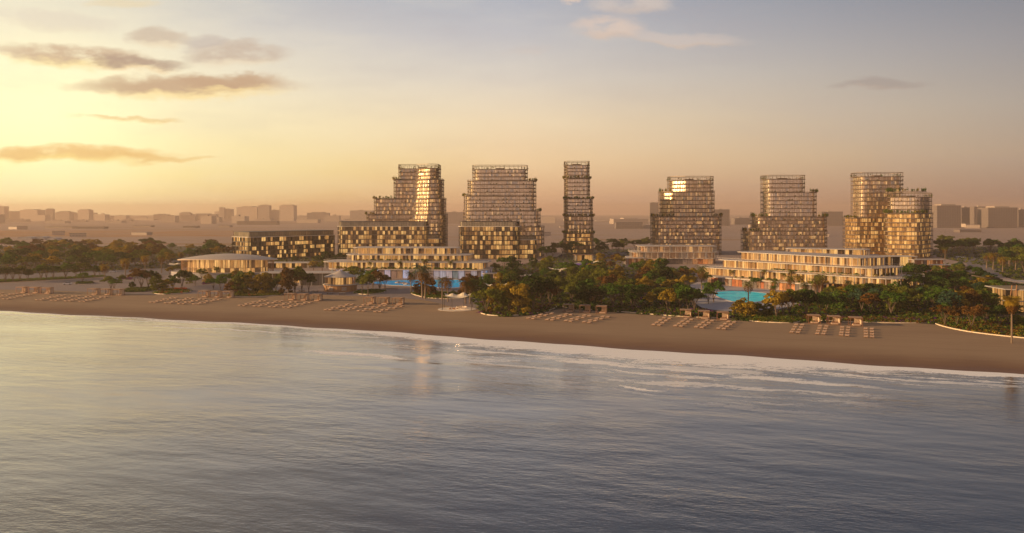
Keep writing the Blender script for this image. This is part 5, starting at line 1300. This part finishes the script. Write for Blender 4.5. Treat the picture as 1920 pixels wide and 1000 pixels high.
# cars
def car(label, px, py, rz, src=None):
    x, y = P(px, py)
    if src is not None:
        o = copy_tree(src, (x, y, LAND + .05), rz); o['label'] = label; return o
    r = thing('parked_car', label, 'car', (x, y, LAND + .05), rz, 'white cars'); mb = MB()
    prof = [(-2.2, .35), (-2.25, .75), (-1.5, .92), (2.05, .90), (2.25, .62), (2.2, .35)]
    cab = [(-1.25, .9), (-.55, 1.45), (1.0, 1.47), (1.75, .9)]
    def ext(m_, pr, w0, w1, mi):
        L = [(a, -w0 if b < 1 else -w1, b) for a, b in pr]; Rr = [(a, w0 if b < 1 else w1, b) for a, b in pr]
        m_.face(L, mi); m_.face(Rr[::-1], mi)
        for i in range(len(pr)): j = (i + 1) % len(pr); m_.face([L[j], L[i], Rr[i], Rr[j]], mi)
    ext(mb, prof, .9, .9, 0); mb.build('body', M['carpaint'], r)
    mb = MB(); ext(mb, cab, .82, .66, 0); mb.build('cabin_glass', M['carglass'], r)
    mb = MB(); mb.prism([(-.5, -.62), (.95, -.62), (.95, .62), (-.5, .62)], 1.44, 1.5); mb.build('roof', M['carpaint'], r)
    for a in (-1.4, 1.4):
        for b_ in (-.86, .86): mb = MB(); mb.bar((a, b_ - .1, .33), (a, b_ + .1, .33), .33, 12); mb.build('wheel', M['rubber'], r)
    return r
cc = car('white car on the grey road by the small round bed at left', 126.5, 534, .15)
car('white car parked under the far right avenue trees, left one', 1797, 483, .3, cc); car('white car parked under the far right avenue trees, right one', 1807, 484, .3, cc)
car('white car in the left car park under the tall palms', 212, 511, .4, cc)

# ------------------------------------------------------------------ far city beyond the desert
def citymat(name, wall, win, sx_, sy_):
    m = bpy.data.materials.new(name); m.use_nodes = True; m.node_tree.nodes.clear(); h = NG(m.node_tree)
    tc = h.new('ShaderNodeTexCoord').outputs['Object']; x, y, z = h.sep(tc)
    br = h.new('ShaderNodeTexBrick'); br.offset = 0; h.put(br.inputs['Vector'], h.comb(h.m('ADD', x, y), z, 0.0))
    h.put(br.inputs['Color1'], win); h.put(br.inputs['Color2'], tuple(v * .8 for v in win)); h.put(br.inputs['Mortar'], wall)
    br.inputs['Scale'].default_value = 1.0; br.inputs['Mortar Size'].default_value = .9; br.inputs['Brick Width'].default_value = sx_; br.inputs['Row Height'].default_value = sy_
    b = h.new('ShaderNodeBsdfPrincipled'); h.put(b.inputs['Base Color'], br.outputs[0]); b.inputs['Roughness'].default_value = .6
    o = h.new('ShaderNodeOutputMaterial'); h.put(o.inputs[0], b.outputs[0]); return m
CMD = citymat('dark_office_wall', (.19, .145, .125), (.12, .10, .10), 6.0, 4.0)  # darker grey-brown wall for right-hand blocks, some sheds and roofs
CM = [citymat('haze_paled_tower_wall', (.46, .37, .30), (.34, .27, .22), 4.5, 3.8), citymat('haze_paled_office_wall', (.42, .33, .27), (.32, .25, .20), 6.0, 4.0), citymat('haze_paled_block_wall', (.50, .40, .32), (.38, .30, .24), 3.6, 3.6)]  # walls paled so that haze is put into their colour
far = [  # px0, px1, top py, distance, stepped roof width fraction
    (-14, 8, 387, 3600, 0), (8, 36, 396, 3700, .6), (36, 71, 392.5, 3600, .55), (70, 90, 401, 3900, 0), (85.5, 99, 391, 3500, .7), (99, 106, 400, 3900, 0), (105, 130, 396, 3600, .6), (128, 147, 399, 3800, 0), (145, 167, 392.5, 3500, .7), (167, 179, 399, 3600, 0),
    (179, 215, 405, 3700, .5), (214, 236, 404, 3500, 0), (240, 290, 406, 3900, 0), (288, 314, 401, 3600, .4), (314, 337, 406, 3900, 0), (336, 356, 398, 3500, .7), (355, 404, 400.5, 3600, .5), (402, 412, 397, 3700, 0), (411, 420, 389, 3400, 0), (419.5, 436, 392, 3450, 0),
    (443, 482.5, 387, 3300, .5), (483.5, 505, 384, 3250, .6), (505, 524, 394, 3500, 0), (523.5, 551, 384, 3250, .7), (551, 577, 405, 3700, 0), (576, 616, 398, 3500, .6), (616, 657, 406, 3800, 0), (656, 698, 395, 2700, 0), (836, 872, 398, 2700, 0), (1016, 1041, 408, 2800, 0),
    (1118, 1150, 414, 3200, 0), (1150, 1216, 409, 2600, .4), (1219, 1234, 380, 2300, 0), (1339.5, 1368, 393, 2300, 0), (1377, 1406, 409, 2500, 0), (1541, 1580, 397, 2300, 0), (1757, 1802, 383, 2000, .6), (1802, 1828, 389, 2150, 0), (1827, 1854, 387.5, 2100, 0), (1853, 1908, 387, 1980, .5), (1909, 1930, 393, 2100, 0)]
for i, (a, b, t_, d_, rf) in enumerate(far):
    d_ = d_ * 1.15 if d_ > 3000 else d_ * 1.1
    x0, x1 = XA(a, d_), XA(b, d_); zt = ZA(t_, d_); dep = max(20, min(60, (x1 - x0) * .7)); org = ((x0 + x1) / 2, d_, LAND)
    side = 'hazy' if d_ > 3400 else ('faint' if d_ > 2420 else 'grey')
    r = thing('city_building', f"{side} {'stepped ' if rf else 'flat-topped '}block on the far skyline, {ordw(i, len(far))} of the row", 'city building', org, (0, .25, -.2)[i % 3] * .4, 'blocks of the far skyline')
    w = (x1 - x0) / 2; h_ = zt - LAND; mb = MB()
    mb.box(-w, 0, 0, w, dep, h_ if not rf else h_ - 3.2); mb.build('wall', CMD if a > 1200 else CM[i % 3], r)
    if rf: mb = MB(); mb.box(-w * rf, 4, h_ - 3.2, w * rf, dep - 4, h_); mb.build('roof_storey', CM[(i + 1) % 3], r)
    else:
        mb = MB(); mb.box(-w * .3, dep * .3, h_, w * .1, dep * .6, h_ + 2.2); mb.build('roof_plant', CM[i % 3], r)
rr_ = random.Random(91); rank = []; px = -20.0
while px < 1900:
    w_ = rr_.uniform(14, 46); top_ = rr_.choice((rr_.uniform(401, 408), rr_.uniform(407, 417))) if px < 640 else rr_.uniform(408, 420)
    rank.append((px, px + w_ - rr_.choice((0, 0, 2)), top_)); px += w_ * rr_.choice((1.0, 1.1, 1.3, 1.6)) if px < 640 else w_ * rr_.uniform(1.6, 3.4)
for i, (a, b, t_) in enumerate(rank):
    d_ = 2900 + (i * 37 % 11) * 110; x0, x1 = XA(a, d_), XA(b, d_); h_ = max(8, ZA(t_, d_) - LAND); w = (x1 - x0) / 2
    r = thing('city_building', f"low hazy block in the nearer rank of the far skyline, {ordw(i, len(rank))}", 'city building', ((x0 + x1) / 2, d_, LAND), (0, .1, -.08)[i % 3], 'low blocks of the far skyline')
    mb = MB(); mb.box(-w, 0, 0, w, 40, h_); mb.build('wall', CM[i % 3], r)
    mb = MB(); k_ = rr_.uniform(-.5, .2); mb.box(w * k_, 8, h_, w * (k_ + .35), 24, h_ + rr_.uniform(2, 5)); mb.build('roof_plant', CM[(i + 1) % 3], r)
rr_ = random.Random(17); sm = []
for i in range(20):
    px = rr_.uniform(-10, 1900); py = rr_.uniform(421, 446); sm.append((px, py))
sm.sort()
for i, (px, py) in enumerate(sm):
    d_ = D(py); x0 = XA(px, d_); r = thing('flat_roofed_house', f"small flat-roofed house on the open plain, {ordw(i, len(sm))}", 'house', (x0, d_, LAND), rr_.uniform(-.5, .5), 'small houses on the open plain')
    w = rr_.uniform(6, 18); hh_ = rr_.uniform(3.5, 9); mb = MB(); mb.box(-w, 0, 0, w, 16, hh_); mb.build('wall', CM[i % 3], r)
    mb = MB(); mb.box(-w - .3, -.3, hh_, w + .3, 16.3, hh_ + .5); mb.build('roof', CMD, r)
sheds = [(84, 135, 425.5, 2150, 9), (135, 194, 427, 2100, 8), (250, 282, 428, 2300, 8), (343, 368, 424, 2200, 10), (410, 430, 423, 2300, 8), (444, 520, 415, 2700, 0), (1050, 1090, 424, 2200, 0), (1155, 1205, 417, 2100, 0), (1280, 1330, 430, 1900, 0), (1800, 1840, 431, 1750, 0), (1600, 1640, 433, 1800, 0)]
for i, (a, b, t_, d_, hh) in enumerate(sheds):
    zt = max(ZA(t_, d_), LAND + 5); x0, x1 = XA(a, d_), XA(b, d_); r = thing('low_shed', f"long low building on the desert plain, {ordw(i, len(sheds))} of the low ones", 'low building', ((x0 + x1) / 2, d_, LAND), 0, 'low buildings on the desert plain')
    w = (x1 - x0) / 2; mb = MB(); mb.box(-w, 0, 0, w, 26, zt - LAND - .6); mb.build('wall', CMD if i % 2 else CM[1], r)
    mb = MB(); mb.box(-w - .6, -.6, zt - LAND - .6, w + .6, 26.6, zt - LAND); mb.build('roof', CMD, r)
for i, (a, b, py) in enumerate([(32, 60, 450), (64, 82, 449.5), (86, 104, 452)]):
    d_ = D(py); x0, x1 = XA(a, d_), XA(b, d_); r = thing('white_hangar', f"low white vaulted hangar beyond the left forest, {('left', 'middle', 'right')[i]} one", 'hangar', ((x0 + x1) / 2, d_, LAND), 0, 'white hangars beyond the left forest')
    w = (x1 - x0) / 2; mb = MB(); n = 10; L = 22
    pr = [(w * math.cos(math.pi * k / n), 4.2 * math.sin(math.pi * k / n) ** .7 + .3) for k in range(n + 1)]
    for k in range(n): mb.face([(pr[k][0], 0, pr[k][1]), (pr[k + 1][0], 0, pr[k + 1][1]), (pr[k + 1][0], L, pr[k + 1][1]), (pr[k][0], L, pr[k][1])][::-1])
    mb.build('vaulted_roof', M['white'], r); mb = MB(); mb.face([(a_, .3, z_) for a_, z_ in pr][::-1]); mb.build('end_wall', M['grey'], r); mb = MB(); mb.face([(a_, L - .3, z_) for a_, z_ in pr]); mb.build('end_wall', M['grey'], r)
# ------------------------------------------------------------------ haze
hz = MB(); hz.box(-9000, -600, -2.6, 9000, 9000, 102)
vm_ = bpy.data.materials.new('dusk_haze'); vm_.use_nodes = True; vm_.node_tree.nodes.clear(); h = NG(vm_.node_tree)
pv = h.new('ShaderNodeVolumePrincipled'); pv.inputs['Color'].default_value = (0.90, 0.70, 0.55, 1); pv.inputs['Density'].default_value = 0.00015; pv.inputs['Anisotropy'].default_value = 0.35
o_ = h.new('ShaderNodeOutputMaterial'); h.l.new(pv.outputs[0], o_.inputs[1])
tag(hz.build('haze', vm_), kind='stuff')
